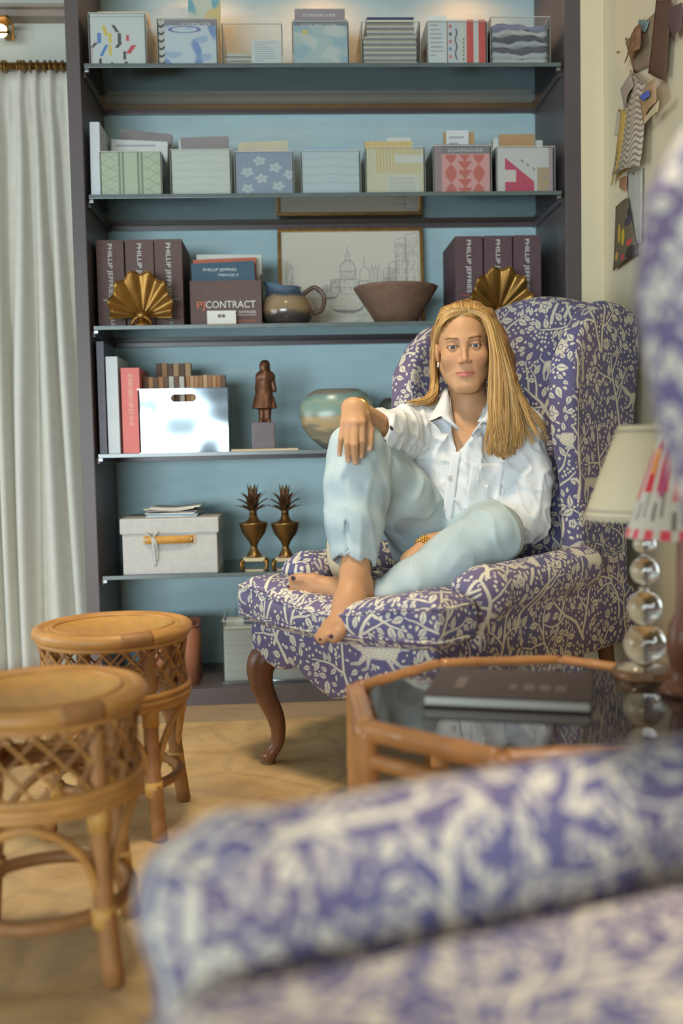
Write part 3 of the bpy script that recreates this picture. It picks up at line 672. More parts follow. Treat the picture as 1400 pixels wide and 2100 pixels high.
def book(name, x0, x1, y0, y1, z0, z1, cover, label, cat='book', group=None, lean=0.0, pages=True, bev=.0012):
    t = thing(name, label, cat, ((x0+x1)/2, (y0+y1)/2, z0), group=group)
    th = min(.003, (x1-x0)*.2); sh = lambda vf: (vf[0]+np.c_[(vf[0][:, 2]-z0)*math.tan(lean), 0*vf[0][:, 2], 0*vf[0][:, 2]], vf[1])
    mk('spine', sh(box(x0, x1, y0, y0+th, z0, z1, bev)), cover, t)
    mk('cover', sh(box(x0, x0+th, y0+th, y1, z0, z1, bev*.6)), cover, t); mk('cover', sh(box(x1-th, x1, y0+th, y1, z0, z1, bev*.6)), cover, t)
    if pages: mk('pages', sh(box(x0+th, x1-th, y0+th, y1-.004, z0+.003, z1-.004)), M['paper2'], t)
    return t
c_wh = mat('white_book_cover', L(206, 212, 216), .5, var=.03)
p = at(187, 400, 3.02); q = at(207, 400, 3.02)
t = book('book', p.x, q.x, 3.02, 3.2, ZS[1]+.006, zpx(197, 250, 3.02), c_wh, 'white spined book against the left side of the second shelf', lean=.012)

# --- third shelf : binders, shells, box, jug, drawing, bowl
M['binder'] = mat('brown_binder_cloth', L(112, 92, 88), .7, spec=.25, var=.06, vscale=60, bump=.15, bscale=700)
M['binder2'] = mat('plum_binder_cloth', L(102, 80, 84), .7, spec=.25, var=.06, vscale=60, bump=.15, bscale=700)
Z3 = ZS[2]+.006
def binder(xa, xb, ytop, yf, mm, label, sub, subm, linem, hide=None):
    x0, x1 = at(xa, 655, yf).x, at(xb, 655, yf).x; zt = zpx((xa+xb)/2, ytop, yf)
    t = thing('binder', label, 'binder', ((x0+x1)/2, yf+.13, Z3), group='brown sample binders')
    mk('spine', box(x0, x1, yf, yf+.004, Z3, zt, .0015), mm, t)
    for a in (x0, x1-.004): mk('cover', box(a, a+.004, yf+.004, yf+.25, Z3, zt, .001), mm, t)
    mk('pages', box(x0+.004, x1-.004, yf+.006, yf+.24, Z3+.004, zt-.008), M['paper2'], t)
    xm = x0+(x1-x0)*.42; H = zt-Z3
    lettering('PHILLIP JEFFRIES', xm, yf, zt-.012, .019, M['ink_white'], t, True, fit=H*.6)
    mk('spine_line', box(x0+(x1-x0)*.2, x1-(x1-x0)*.12, yf-.0005, yf, zt-H*.68, zt-H*.672), linem, t)
    lettering(sub, xm+.004, yf, zt-H*.72, .014, subm, t, True, fit=H*.24)
yb = 3.078
binder(202, 258, 492, yb, M['binder'], 'brown cloth binder lettered MURALS, outermost of the left trio', 'MURALS', M['ink_white'], M['ink_white'])
binder(261, 319, 491, yb, M['binder'], 'brown cloth binder directly behind the left brass shell', 'MURALS', M['ink_white'], M['ink_white'])
binder(321, 377, 490, yb, M['binder'], 'brown cloth binder with pale cyan line next to the contract box', 'PRINTS', M['ink_cyan'], M['ink_cyan'])
binder(935, 991, 484, yb, M['binder2'], 'plum brown binder with red line beside the brown bowl', 'VINYLS', M['ink_red'], M['ink_red'])
binder(994, 1051, 483, yb, M['binder2'], 'plum brown binder directly behind the right brass shell', 'VINYLS', M['ink_red'], M['ink_red'])
binder(1054, 1110, 482, yb, M['binder2'], 'plum brown binder, outermost of the right trio', 'VINYLS', M['ink_red'], M['ink_red'])

def shell(px, py0, py1, wpx, Y, label):
    """fluted scallop leaf on a small curled foot"""
    zb, zt = Z3, zpx(px, py0, Y); xc = at(px, 600, Y).x; W = wpx*Y/FPX; H = zt-zb
    t = thing('scallop_shell', label, 'shell', (xc, Y, zb), group='brass scallop shells')
    hz = zb+H*.20; nr, na = 16, 91
    P = np.zeros((nr, na, 3))
    for i in range(nr):
        s = i/(nr-1)
        for j in range(na):
            u = j/(na-1); a = math.radians(-9)+math.radians(198)*u; fl = math.cos(u*PI*2*7)
            asym = abs(a-PI/2)/(PI/2); R0 = H*.80*(1-.14*asym**2)+(.0045*fl)
            r = .012+(R0-.012)*s
            x = math.cos(a)*r*(W/2)/(H*.80*.86); z = math.sin(a)*r
            droop = .004*s*s*max(0, asym-.75)*4
            P[i, j] = (xc+x, Y+.012-.05*math.sin(s*1.9)*.45-fl*.0075*s-.018*s*s*(s > .1), hz+z+droop)
    mk('fan', sheet(P, .0025), M['brass'], t, True)
    rim = P[-1]; mk('rim', tube(rim, .002, 6), M['brass'], t, True)
    mk('knuckle', lathe([(.004, -.004), (.013, .004), (.016, .014), (.012, .024), (.004, .030)], 16, (xc, Y-.012, hz-.012)), M['brass'], t, True)
    mk('foot', join(lathe([(.028, 0), (.028, .005), (.02, .01), (.013, .022), (.012, hz-zb-.004)], 20, (xc, Y, zb)), tube(spline([(xc-.03, Y-.012, zb+.004), (xc-.02, Y-.018, zb+.02), (xc-.008, Y-.02, hz-.004)], 10), .005, 8), tube(spline([(xc+.03, Y-.012, zb+.004), (xc+.02, Y-.018, zb+.02), (xc+.008, Y-.02, hz-.004)], 10), .005, 8)), M['brass'], t, True)
shell(290, 561, 665, 122, 3.036, 'brass scallop shell in front of the left trio of binders')
shell(1024, 552, 655, 122, 3.036, 'brass scallop shell above the blonde hair, before the right trio of binders')
# brown contract box with sample books
yq = 3.05
x0, x1 = at(391, 655, yq).x, at(537, 655, yq).x; zt = zpx(465, 575, yq)
t = thing('sample_box', 'brown open box printed CONTRACT holding sample books', 'box', ((x0+x1)/2, yq+.1, Z3))
mk('front_wall', box(x0, x1, yq, yq+.004, Z3, zt, .0015), M['binder'], t)
zt2 = zpx(540, 545, yq+.19)
mk('back_wall', box(x0, x1, yq+.196, yq+.2, Z3, zt2, .001), M['binder'], t)
for a in (x0, x1-.004): mk('side_wall', (lambda p: (p[0][:, [1, 0, 2]], p[1]))(prism([(yq+.004, Z3), (yq+.196, Z3), (yq+.196, zt2), (yq+.004, zt)], a, a+.004)), M['binder'], t)
mk('bottom', box(x0+.004, x1-.004, yq+.004, yq+.196, Z3, Z3+.004), M['binder'], t)
W_ = x1-x0
lettering('PJ', x0+W_*.09, yq, zpx(404, 633, yq), .031, M['ink_orange'], t, fit=W_*.115)
lettering('CONTRACT', x0+W_*.215, yq, zpx(420, 632, yq), .030, M['ink_white'], t, fit=W_*.70)
lettering('PHILLIP JEFFRIES', x0+W_*.41, yq, zpx(470, 643, yq), .0115, M['ink_white'], t, fit=W_*.51)
mk('print_line', box(x0+W_*.42, x1-W_*.08, yq-.0005, yq, zpx(470, 647, yq), zpx(470, 646, yq)), M['ink_white'], t)
lettering('PERFORMANCE VINYL', x0+W_*.30, yq, zpx(470, 661, yq), .0105, M['ink_orange'], t, fit=W_*.62)
mk('print_line', box(x0+W_*.4, x1-W_*.3, yq-.0005, yq, Z3+.001, Z3+.0015), M['ink_orange'], t)
def pr_mirage():
    u, v = uvgrid(); a = base_img((66, 92, 112)); g = np.clip(1.2-v, 0, 1)[..., None]; a = a*(1-.35*g)+.35*g*np.array((150, 170, 176))/255; fill(a, (v < .14), (60, 84, 140)); return a
PR['mirage'] = mat_image('print_mirage', pr_mirage())
b = slab('sample_book', x0+.010, x1-.014, yq+.02, yq+.05, Z3+.006, zpx(465, 540, yq+.02), PR['mirage'], M['paper_grey'], 'dark blue sample book in the brown box reading MIRAGE', 'book', tilt=.035)
lettering('PHILLIP JEFFRIES', x0+.04, yq+.02, zpx(428, 556, yq+.02), .012, M['ink_white'], b, fit=.1)
lettering('MIRAGE II', x0+.085, yq+.02, zpx(480, 566, yq+.02), .010, M['ink_white'], b, fit=.06)
slab('sample_book', x0+.012, x1-.01, yq+.06, yq+.075, Z3+.006, zpx(465, 532, yq+.06), mat('red_orange_cover', L(196, 110, 84), .6), M['paper'], 'thin orange-red sample book behind the dark blue one', 'book', tilt=.03)
slab('sample_sheets', x0+.012, x1-.002, yq+.085, yq+.14, Z3+.006, zpx(465, 524, yq+.09), M['paper'], M['paper2'], 'white sheets standing at the back of the brown box', 'papers', tilt=-.015)
# white card at the front of the shelf
p0, p1 = at(425, 662, 3.022), at(484, 662, 3.022)
t = thing('place_card', 'small white card with a tiny emblem leaning at the brown box', 'card', ((p0.x+p1.x)/2, 3.02, Z3))
mk('card', box(p0.x, p1.x, 3.02, 3.0225, Z3, zpx(455, 637, 3.02)), M['paper'], t)
mk('gold_edge', box(p0.x, p1.x, 3.0193, 3.02, Z3, Z3+.003), M['brass'], t)
xc = (p0.x+p1.x)/2; zc = zpx(455, 648, 3.02)
mk('emblem', join(*[lathe([(.0001, -.0002), (.0045, -.0002), (.0045, .0002), (.0001, .0002)], 12) for _ in range(0)], *[(np.c_[xc+dx+v[:, 0], 3.0196+0*v[:, 0]-.0004*(v[:, 2] > 0), zc+v[:, 1]], f) for dx in (-.006, .006) for v, f in [lathe([(.0055, 0), (.0055, .001)], 12)]]), M['ink_grey'], t)

# stoneware jug
yj = 3.12; jc = at(598, 640, yj); zt = zpx(598, 590, yj); H = zt-Z3; R = 54*yj/FPX
def jug_mat():
    m = mat('blue_brown_glaze', L(96, 120, 150), .18, spec=.6, coat=.3); t = NT(m); tc = t.add('ShaderNodeTexCoord'); n = t.add('ShaderNodeTexNoise'); n.inputs['Scale'].default_value = 22; t.to(tc.outputs['Object'], n.inputs['Vector'])
    sx = t.add('ShaderNodeSeparateXYZ'); t.to(tc.outputs['Object'], sx.inputs[0]); ma = t.add('ShaderNodeMath', operation='MULTIPLY_ADD'); ma.inputs[1].default_value = 0.035; t.to(n.outputs['Fac'], ma.inputs[0]); t.to(sx.outputs['Z'], ma.inputs[2])
    mr = t.add('ShaderNodeMapRange'); mr.inputs[1].default_value = 0.0; mr.inputs[2].default_value = H*1.25; t.to(ma.outputs[0], mr.inputs[0])
    c = t.add('ShaderNodeValToRGB'); e = c.color_ramp.elements; stops = [(0.0, (60, 52, 54)), (.34, (74, 66, 66)), (.46, (150, 124, 92)), (.68, (160, 136, 106)), (.76, (74, 84, 104)), (1, (112, 140, 168))]
    while len(e) < len(stops): e.new(.5)
    for q, (pp, col) in zip(e, stops): q.position = pp; q.color = (*L(*col), 1)
    t.to(mr.outputs[0], c.inputs[0]); t.to(c.outputs[0], t.b.inputs['Base Color']); return m
t = thing('stoneware_jug', 'round blue and brown glazed jug with looped handle', 'jug', (jc.x-.006, yj, Z3))
cx_ = jc.x-.014; prof = [(R*.55, 0), (R*.72, H*.04), (R*.93, H*.2), (R, H*.4), (R*.93, H*.62), (R*.7, H*.82), (R*.55, H*.92), (R*.56, H*1.0), (R*.53, H*1.0), (R*.5, H*.92), (R*.4, H*.75)]
v, f = lathe(prof, 40, (cx_, yj, Z3), cap=True)
w_ = np.clip((v[:, 2]-Z3-H*.8)/(H*.2), 0, 1); lx = v[:, 0]-cx_
v[:, 0] -= w_*np.clip(-lx/R-.2, 0, 1)*R*.95; v[:, 2] += w_*np.clip(-lx/R-.1, 0, 1)*H*.32
mk('body', (v, f), jug_mat(), t, True)
hx = cx_+R*.86
mk('handle', tube(spline([(hx-R*.28, yj, Z3+H*.82), (hx+R*.18, yj, Z3+H*1.0), (hx+R*.52, yj, Z3+H*.78), (hx+R*.45, yj, Z3+H*.45), (hx+R*.02, yj, Z3+H*.33)], 22), [.010]*22, 10, sq=(.7, 1)), mat('jug_handle_glaze', L(110, 88, 76), .25, spec=.5, var=.15), t, True)

# framed Venice drawing leaning on the back
def draw_img():
    W, Hh = 620, 400; a = np.tile(np.array((228, 222, 204))/255., (Hh, W, 1)); a += rng.normal(size=(Hh, W, 1))*.012
    ink = np.zeros((Hh, W)); yy, xx = np.mgrid[0:Hh, 0:W]
    def line(x0, y0, x1, y1, wd=1.0, op=.6):
        lo_x, hi_x = int(max(0, min(x0, x1)-3)), int(min(W, max(x0, x1)+4)); lo_y, hi_y = int(max(0, min(y0, y1)-3)), int(min(Hh, max(y0, y1)+4))
        if hi_x <= lo_x or hi_y <= lo_y: return
        X, Y = xx[lo_y:hi_y, lo_x:hi_x], yy[lo_y:hi_y, lo_x:hi_x]; dx, dy = x1-x0, y1-y0
        t_ = np.clip(((X-x0)*dx+(Y-y0)*dy)/(dx*dx+dy*dy+1e-9), 0, 1); d = np.hypot(X-x0-t_*dx, Y-y0-t_*dy)
        ink[lo_y:hi_y, lo_x:hi_x] = np.maximum(ink[lo_y:hi_y, lo_x:hi_x], np.clip(wd-d, 0, 1)*op)
    def poly(pts, wd=1.0, op=.6):
        for (p, q) in zip(pts[:-1], pts[1:]): line(*p, *q, wd, op)
    r = np.random.default_rng(4)
    def arc(cx, cy, rx, ry, a0, a1, wd=1., op=.6): 
        tt = np.linspace(a0, a1, 24); poly([(cx+rx*math.cos(q), cy+ry*math.sin(q)) for q in tt], wd, op)
    def hatch(x0, y0, x1, y1, n, op=.4, slant=.3):
        for i in range(n):
            x = r.uniform(x0, x1); y = r.uniform(y0, y1); l = r.uniform(6, 22); line(x, y, x+l*slant*r.normal(), y+l, 1.0, op*r.uniform(.5, 1))
    B = 150  # water line, y up
    # great dome
    arc(295, 238, 37, 46, 0, PI, 1.3, .75)
    for k in range(-3, 4): poly([(295+k*10*math.cos(q), 238+46*math.sin(q)) for q in np.linspace(0.1, PI/2, 10)], 1, .35)
    line(258, 238, 332, 238, 1.3, .7); poly([(260, 238), (260, 205), (330, 205), (330, 238)], 1.2, .6); hatch(260, 200, 330, 232, 40, .5, .1)
    poly([(285, 284), (285, 300), (305, 300), (305, 284)], 1.2, .7); arc(295, 300, 10, 14, 0, PI, 1.2, .7); line(295, 312, 295, 340, 1.3, .7)
    # small dome and campanili
    arc(370, 225, 22, 30, 0, PI, 1.2, .7); line(370, 255, 370, 296, 1.3, .7); poly([(350, 225), (350, 200), (390, 200), (390, 225)], 1, .6)
    for x in (404, 420, 434): poly([(x-6, 190), (x-6, 235), (x, 262), (x+6, 235), (x+6, 190)], 1.1, .65)
    # the church body and palaces
    for x0, x1, h in [(215, 262, 55), (240, 345, 58), (330, 400, 48), (390, 450, 40), (180, 222, 30), (120, 182, 16)]:
        poly([(x0, B), (x0, B+h), (x1, B+h), (x1, B)], 1.1, .55); hatch(x0, B, x1, B+h-10, 60, .55, .1)
        for k in range(int((x1-x0)/11)): arc(x0+7+k*11, B+h*.35, 3.2, 6, 0, PI, 1, .6)
    # tall houses at the right
    for x0, x1, h in [(452, 480, 95), (478, 512, 120), (510, 560, 215), (556, 612, 235)]:
        poly([(x0, B-20), (x0, B+h), (x1, B+h+8), (x1, B-20)], 1.2, .6); hatch(x0, B-16, x1, B+h-20, 90, .55, .12)
        for yk in range(int(h/34)):
            for xk in range(2): poly([(x0+6+xk*(x1-x0)*.45, B+10+yk*34), (x0+6+xk*(x1-x0)*.45, B+28+yk*34), (x0+16+xk*(x1-x0)*.45, B+28+yk*34), (x0+16+xk*(x1-x0)*.45, B+10+yk*34), (x0+6+xk*(x1-x0)*.45, B+10+yk*34)], 1, .6)
    poly([(18, 110), (22, 275), (48, 262), (52, 150), (80, 140)], 1.2, .6); hatch(18, 115, 50, 255, 70, .5, .1)
    line(15, B, 612, B-8, 1.2, .5)
    # gondolas and ripples
    for gx, gy, s in [(215, 128, 1.0), (300, 70, 2.1)]:
        tt = np.linspace(-1, 1, 30); low = [(gx+40*s*q, gy+14*s*abs(q)**3*(1.9 if q > 0 else .6)) for q in tt]; up = [(x, y+5*s*(1-abs(q)**2)) for (x, y), q in zip(low, tt)]
        for k in range(6): poly([(x, y*(1-k/5)+y2*k/5) for (x, y), (_, y2) in zip(low, up)], 1.2, .6)
    for i in range(420):
        x = r.uniform(20, 600); y = r.uniform(12, B-14)*(.35+.65*r.random()); line(x, y, x+r.uniform(8, 36), y+r.uniform(-1.5, 2.5), 1, r.uniform(.15, .42))
    ink = np.clip(ink*1.35, 0, 1)[..., None]*.9
    a = a*(1-ink)+ink*np.array((92, 88, 94))/255; return a
yfA, yfB = 3.30, 3.345
xa, xb = at(572, 650, 3.31).x, at(871, 650, 3.31).x; ztp = zpx(720, 467, 3.33)
t = thing('framed_drawing', 'gilt framed pencil drawing of domed buildings and gondolas', 'picture', ((xa+xb)/2, 3.32, Z3))
lean = (yfB-yfA-.015)/(ztp-Z3)
def leanv(vf): v, f = vf; v = v.copy(); v[:, 1] += (v[:, 2]-Z3)*lean; return v, f
fw = .012
M['gilt'] = mat('gilt_frame', L(150, 112, 62), .35, metal=.5, var=.25, vscale=60)
mk('frame_rail', leanv(box(xa, xb, yfA, yfA+.014, ztp-fw, ztp, .002)), M['gilt'], t); mk('frame_rail', leanv(box(xa, xb, yfA, yfA+.014, Z3, Z3+fw, .002)), M['gilt'], t)
mk('frame_stile', leanv(box(xa, xa+fw, yfA, yfA+.014, Z3+fw, ztp-fw, .002)), M['gilt'], t); mk('frame_stile', leanv(box(xb-fw, xb, yfA, yfA+.014, Z3+fw, ztp-fw, .002)), M['gilt'], t)
a_ = mk('drawing', leanv(box(xa+fw, xb-fw, yfA+.006, yfA+.009, Z3+fw, ztp-fw)), mat_image('venice_drawing', draw_img(), .7), t)
set_uv(a_, front_uv(xa+fw-WLOC[t.name].x, xb-fw-WLOC[t.name].x, Z3+fw-WLOC[t.name].z, ztp-fw-WLOC[t.name].z))

# wide brown bowl
ybw = 3.135; bx_ = at(812, 650, ybw).x; zt = zpx(812, 591, ybw); H = zt-Z3; R = 86*ybw/FPX
M['bowl'] = mat('matte_brown_stoneware', L(126, 98, 82), .55, spec=.3, var=.14, vscale=35, bump=.1)
o = mk('bowl', lathe([(R*.4, 0), (R*.44, 0), (R*.62, H*.35), (R*.82, H*.68), (R*.96, H*.93), (R, H), (R*.985, H*1.01), (R*.95, H*.97), (R*.8, H*.7), (R*.6, H*.38), (R*.4, H*.1)], 56, (bx_, ybw, Z3)), M['bowl'], None, True); tag(o, 'wide brown stoneware bowl in front of the framed drawing', 'bowl')

# --- fourth shelf
Z4 = ZS[3]+.006
def sbook(xa, xb, ytop, yf, dep, cover, label, txt=None, tm=None, ts=.012, lean=0.0, tf=None, t0=.3):
    x0, x1 = at(xa, 900, yf).x, at(xb, 900, yf).x; zt = zpx((xa+xb)/2, ytop, yf)
    t = book('book', x0, x1, yf, yf+dep, Z4, zt, cover, label, lean=lean)
    if txt:  # illegibly small spine print
        r_ = random.Random(xa); z = zt-(zt-Z4)*t0; ze = z-tf; bars = []; xm = (x0+x1)/2
        while z > ze:
            h = r_.uniform(.0016, .0034); w2_ = (x1-x0)*r_.uniform(.08, .16); bars.append(box(xm-w2_, xm+w2_, yf-.0005, yf, z-h, z)); z -= h+(.0011 if r_.random() < .8 else .004)
        mk('spine_print', join(*bars), tm, t)
    return t
sbook(204, 219, 700, 3.03, .2, mat('charcoal_cover', L(100, 100, 110), .5, var=.05), 'thin tall charcoal book at the left end of the fourth shelf', True, M['ink_grey'], tf=.045, t0=.42)
sbook(222, 246, 731, 3.03, .2, c_wh, 'white book between the charcoal and coral books')
sbook(252, 290, 754, 3.03, .21, mat('coral_cover', L(220, 118, 112), .5, var=.04), 'coral pink hardback book beside the slotted bin', True, mat('rose_lettering', L(226, 172, 158), .6), tf=.155, t0=.07)
# clear acrylic bin with wood samples, its window glare put in as mirror metal
yc = 3.03; x0, x1 = at(286, 915, yc).x, at(469, 915, yc).x; zt = zpx(380, 797, yc); dep = .2
M['chrome'] = mat('mirror_metal', L(146, 156, 162), .16, metal=.9, var=.03, vscale=8, bump=1.0, bscale=7, bdist=.014, bdet=0)
t = thing('slotted_bin', 'clear acrylic bin with an oval hand slot, its glare put in as mirror metal', 'bin', ((x0+x1)/2, yc+dep/2, Z4))
sx0, sx1 = at(350, 815, yc).x, at(402, 815, yc).x; sz1, sz0 = zpx(380, 808, yc), zpx(380, 824, yc); sr_ = (sz1-sz0)/2; szc = (sz0+sz1)/2
n = 10
slot = [(x, szc-sr_) for x in np.linspace(sx0+sr_, sx1-sr_, 9)[1:-1]]+[(sx1-sr_+sr_*math.cos(q), szc+sr_*math.sin(q)) for q in np.linspace(-PI/2, PI/2, n)]+[(x, szc+sr_) for x in np.linspace(sx1-sr_, sx0+sr_, 9)[1:-1]]+[(sx0+sr_+sr_*math.cos(q), szc+sr_*math.sin(q)) for q in np.linspace(PI/2, 3*PI/2, n)]
def plate_with_slot(x0, x1, z0, z1, slot, y, th):
    m = len(slot); c = np.mean(slot, 0); out = []
    for x, z in slot:
        dx, dz = x-c[0], z-c[1]; k = min([k for k in ((x1-c[0])/dx if dx > 1e-9 else 9e9, (x0-c[0])/dx if dx < -1e-9 else 9e9, (z1-c[1])/dz if dz > 1e-9 else 9e9, (z0-c[1])/dz if dz < -1e-9 else 9e9)]); out.append((c[0]+dx*k, c[1]+dz*k))
    V = []; 
    for yy in (y, y+th): V += [(x, yy, z) for x, z in slot]+[(x, yy, z) for x, z in out]
    F = []
    for i in range(m):
        j = (i+1) % m; F += [(i, m+i, m+j, j), (2*m+i, 2*m+j, 3*m+j, 3*m+i), (i, j, 2*m+j, 2*m+i), (m+i, 3*m+i, 3*m+j, m+j)]
    # corners
    k = len(V)
    for cx__, cz__ in ((x0, z0), (x1, z0), (x1, z1), (x0, z1)):
        ids = sorted(range(m), key=lambda q: (out[q][0]-cx__)**2+(out[q][1]-cz__)**2)
        onx = [q for q in ids if abs(out[q][0]-cx__) < 1e-6][:1]; onz = [q for q in ids if abs(out[q][1]-cz__) < 1e-6][:1]
        if onx and onz and onx != onz: V += [(cx__, y, cz__), (cx__, y+th, cz__)]; a, b = onx[0], onz[0]; F += [(m+a, k, m+b), (3*m+a, k+1, 3*m+b)]; k += 2
    return np.array(V), F
mk('front_wall', plate_with_slot(x0, x1, Z4, zt, slot, yc, .002), M['chrome'], t)
mk('back_wall', box(x0, x1, yc+dep-.002, yc+dep, Z4, zt), M['chrome'], t)
for a in (x0, x1-.002): mk('side_wall', box(a, a+.002, yc+.002, yc+dep-.002, Z4, zt), M['chrome'], t)
mk('bottom', box(x0+.002, x1-.002, yc+.002, yc+dep-.002, Z4, Z4+.002), M['chrome'], t)
mk('rolled_rim', tube([(x0, yc, zt), (x1, yc, zt), (x1, yc+dep, zt), (x0, yc+dep, zt)], .002, 6, closed=True), M['chrome'], t)
wood = [mat('wood_sample_%d' % i, L(*c), .55, spec=.3, var=.12, vscale=30, aniso=(4, 4, .6)) for i, c in enumerate([(176, 132, 92), (156, 112, 80), (192, 156, 116), (110, 84, 68), (186, 182, 172), (168, 120, 78)])]
def samples(xa, xb, ytop, yf, n, seq, row):
    xs = np.linspace(at(xa, 790, yf).x, at(xb, 790, yf).x, n+1)
    for i in range(n):
        zt_ = zpx((xa+xb)/2, ytop, yf)+random.uniform(-.002, .002)
        o = mk('wood_sample', box(xs[i]+.0006, xs[i+1]-.0006, yf, yf+.045, Z4+.004, zt_, .001), wood[seq[i % len(seq)]], None)
        tag(o, '%s wood block in slotted bin, %s from left in %s row' % (['warm tan', 'mid brown', 'pale oak', 'dark walnut', 'whitewashed', 'honey'][seq[i % len(seq)]], ['first', 'second', 'third', 'fourth', 'fifth', 'sixth', 'seventh', 'eighth', 'ninth'][i], row), 'sample', 'wood samples in the chrome bin')
samples(320, 392, 745, yc+.135, 6, [3, 0, 3, 2, 3, 2], 'tall back')
samples(293, 378, 772, yc+.055, 8, [3, 0, 3, 5, 3, 4, 3, 4], 'front')
samples(380, 462, 770, yc+.075, 9, [0, 2, 0, 1, 2, 1, 0, 1, 3], 'plank-like side')
# bronze figurine
yg = 3.10; pc = at(541, 912, yg); zb_ = zpx(541, 866, yg)
t = thing('bronze_figurine', 'dark bronze figurine of a child in a long coat on a block', 'figurine', (pc.x, yg, Z4))
M['bronze'] = mat('dark_bronze', L(112, 76, 54), .4, metal=.55, var=.25, vscale=40)
bw = 23*yg/FPX
mk('plinth_block', box(pc.x-bw, pc.x+bw, yg-.026, yg+.026, Z4, zb_, .0015), mat('plinth_dark_marble', L(84, 66, 66), .3, spec=.5, var=.2, vscale=25), t)
k_ = yg/FPX
g = SDF((pc.x-.06, yg-.045, zb_-.005), (pc.x+.06, yg+.045, zpx(541, 730, yg)), .0022)
def fp(px, py, dy=0.0): return (at(px, py, yg).x, yg+dy, at(px, py, yg).z)
g.cone(fp(537, 862), fp(537, 838), .009, .012, .004); g.cone(fp(549, 862), fp(549, 838), .009, .012, .004)
g.cone(fp(535, 864, -.008), fp(535, 862, .004), .008, .008, .004); g.cone(fp(551, 864, -.008), fp(551, 862, .004), .008, .008, .004)
def skirt(x, y, z):
    zt_, zl = fp(540, 786)[2], fp(540, 838)[2]; u = np.clip((zt_-z)/(zt_-zl), 0, 1); a = np.arctan2(y-yg, x-fp(540, 0)[0]); r = np.hypot((x-at(541, 820, yg).x), (y-yg)*1.15)
    return np.maximum(r-(.020+.020*u+.0025*np.cos(a*9)*u), np.maximum(z-zt_-.004, zl-z))*.8
g.put(skirt, (pc.x-.05, yg-.04, fp(540, 840)[2]), (pc.x+.05, yg+.04, fp(540, 780)[2]), .006)
g.cone(fp(541, 800), fp(543, 770), .020, .021, .01); g.cone(fp(531, 772), fp(556, 772), .011, .012, .012)
g.cone(fp(531, 772), fp(527, 798), .009, .008, .004); g.cone(fp(557, 773), fp(563, 800), .009, .007, .003)
g.ell(fp(541, 753), (.014, .016, .018), .004); g.cone(fp(543, 748, .006), fp(549, 772, .008), .016, .009, .006); g.cone(fp(540, 762), fp(541, 772), .009, .01, .004)
V, F = mk_sdf('figure', g, None); mk_fast('figure', V, F, M['bronze'], t)
# flat booklet
p0, p1 = at(474, 916, 3.04), at(612, 916, 3.04)
t = thing('booklet', 'thin cream booklet lying flat under the bronze figurine', 'booklet', ((p0.x+p1.x)/2, 3.1, Z4))
# booklet lies in front of the figurine's block
mk('cover', box(p0.x, p1.x, 3.012, 3.066, Z4, Z4+.0012), M['paper_tan'], t); mk('pages', box(p0.x+.002, p1.x-.002, 3.013, 3.065, Z4+.0012, Z4+.005), M['paper2'], t); mk('cover', box(p0.x, p1.x, 3.012, 3.066, Z4+.005, Z4+.0062), M['paper_tan'], t)
t['label'] = 'thin cream booklet lying flat before the bronze figurine'
# round painted vases
def vase_img(seed, dark=False):
    u, v = uvgrid(200); n = wav(u*1.5, v*5, 0*u, seed, 9, 8)*.09+wav(u*3, v*12, 0*u, seed+3, 12, 8)*.05; w2 = v+n
    a = base_img((120, 150, 146), 200)
    for lo, hi, c in [(-1, .12, (112, 108, 104)), (.12, .25, (150, 138, 108)), (.25, .36, (128, 122, 104)), (.36, .5, (176, 154, 116)), (.5, .58, (140, 134, 110)), (.58, .72, (128, 152, 140)), (.72, .82, (146, 160, 140)), (.82, .92, (116, 146, 140)), (.92, 2, (122, 118, 108))]: fill(a, (w2 > lo) & (w2 <= hi), c)
    k = np.ones(9)/9
    for c in range(3):
        a[..., c] = np.apply_along_axis(lambda q: np.convolve(np.pad(q, 4, 'edge'), k, 'valid'), 0, a[..., c]); a[..., c] = np.apply_along_axis(lambda q: np.convolve(np.pad(q, 4, 'edge'), k, 'valid'), 1, a[..., c])
    return a*(.62 if dark else 1)
def flat_vase(xc_px, half_px, ytop, yv, dep, label, img, name):
    c = at(xc_px, 858, yv); R = half_px*yv/FPX; zt = zpx(xc_px, ytop, yv); H = zt-Z4
    prof = [(.30, 0), (.42, .03), (.68, .17), (.9, .36), (1.0, .56), (.96, .74), (.8, .9), (.6, .985), (.52, 1.0), (.5, .985), (.45, .9)]
    v, f = lathe([(a*R, b*H) for a, b in prof], 48, (0, 0, 0)); v = v*np.array([1, dep/R, 1])+np.array([c.x, yv, Z4])
    o = mk(name, (v, f), mat_image(name+'_painted_glaze', img, .25, .5), None, True); tag(o, label, 'vase'); set_uv(o, front_uv(-R, R, 0, H)); return o
flat_vase(692, 79, 798, 3.10, .06, 'round flattened vase painted with green and ochre bands like a landscape', vase_img(5), 'round_vase')
flat_vase(812, 46, 816, 3.2, .06, 'smaller dark painted vase half hidden behind the white shirt sleeve', vase_img(9, True), 'dark_vase')

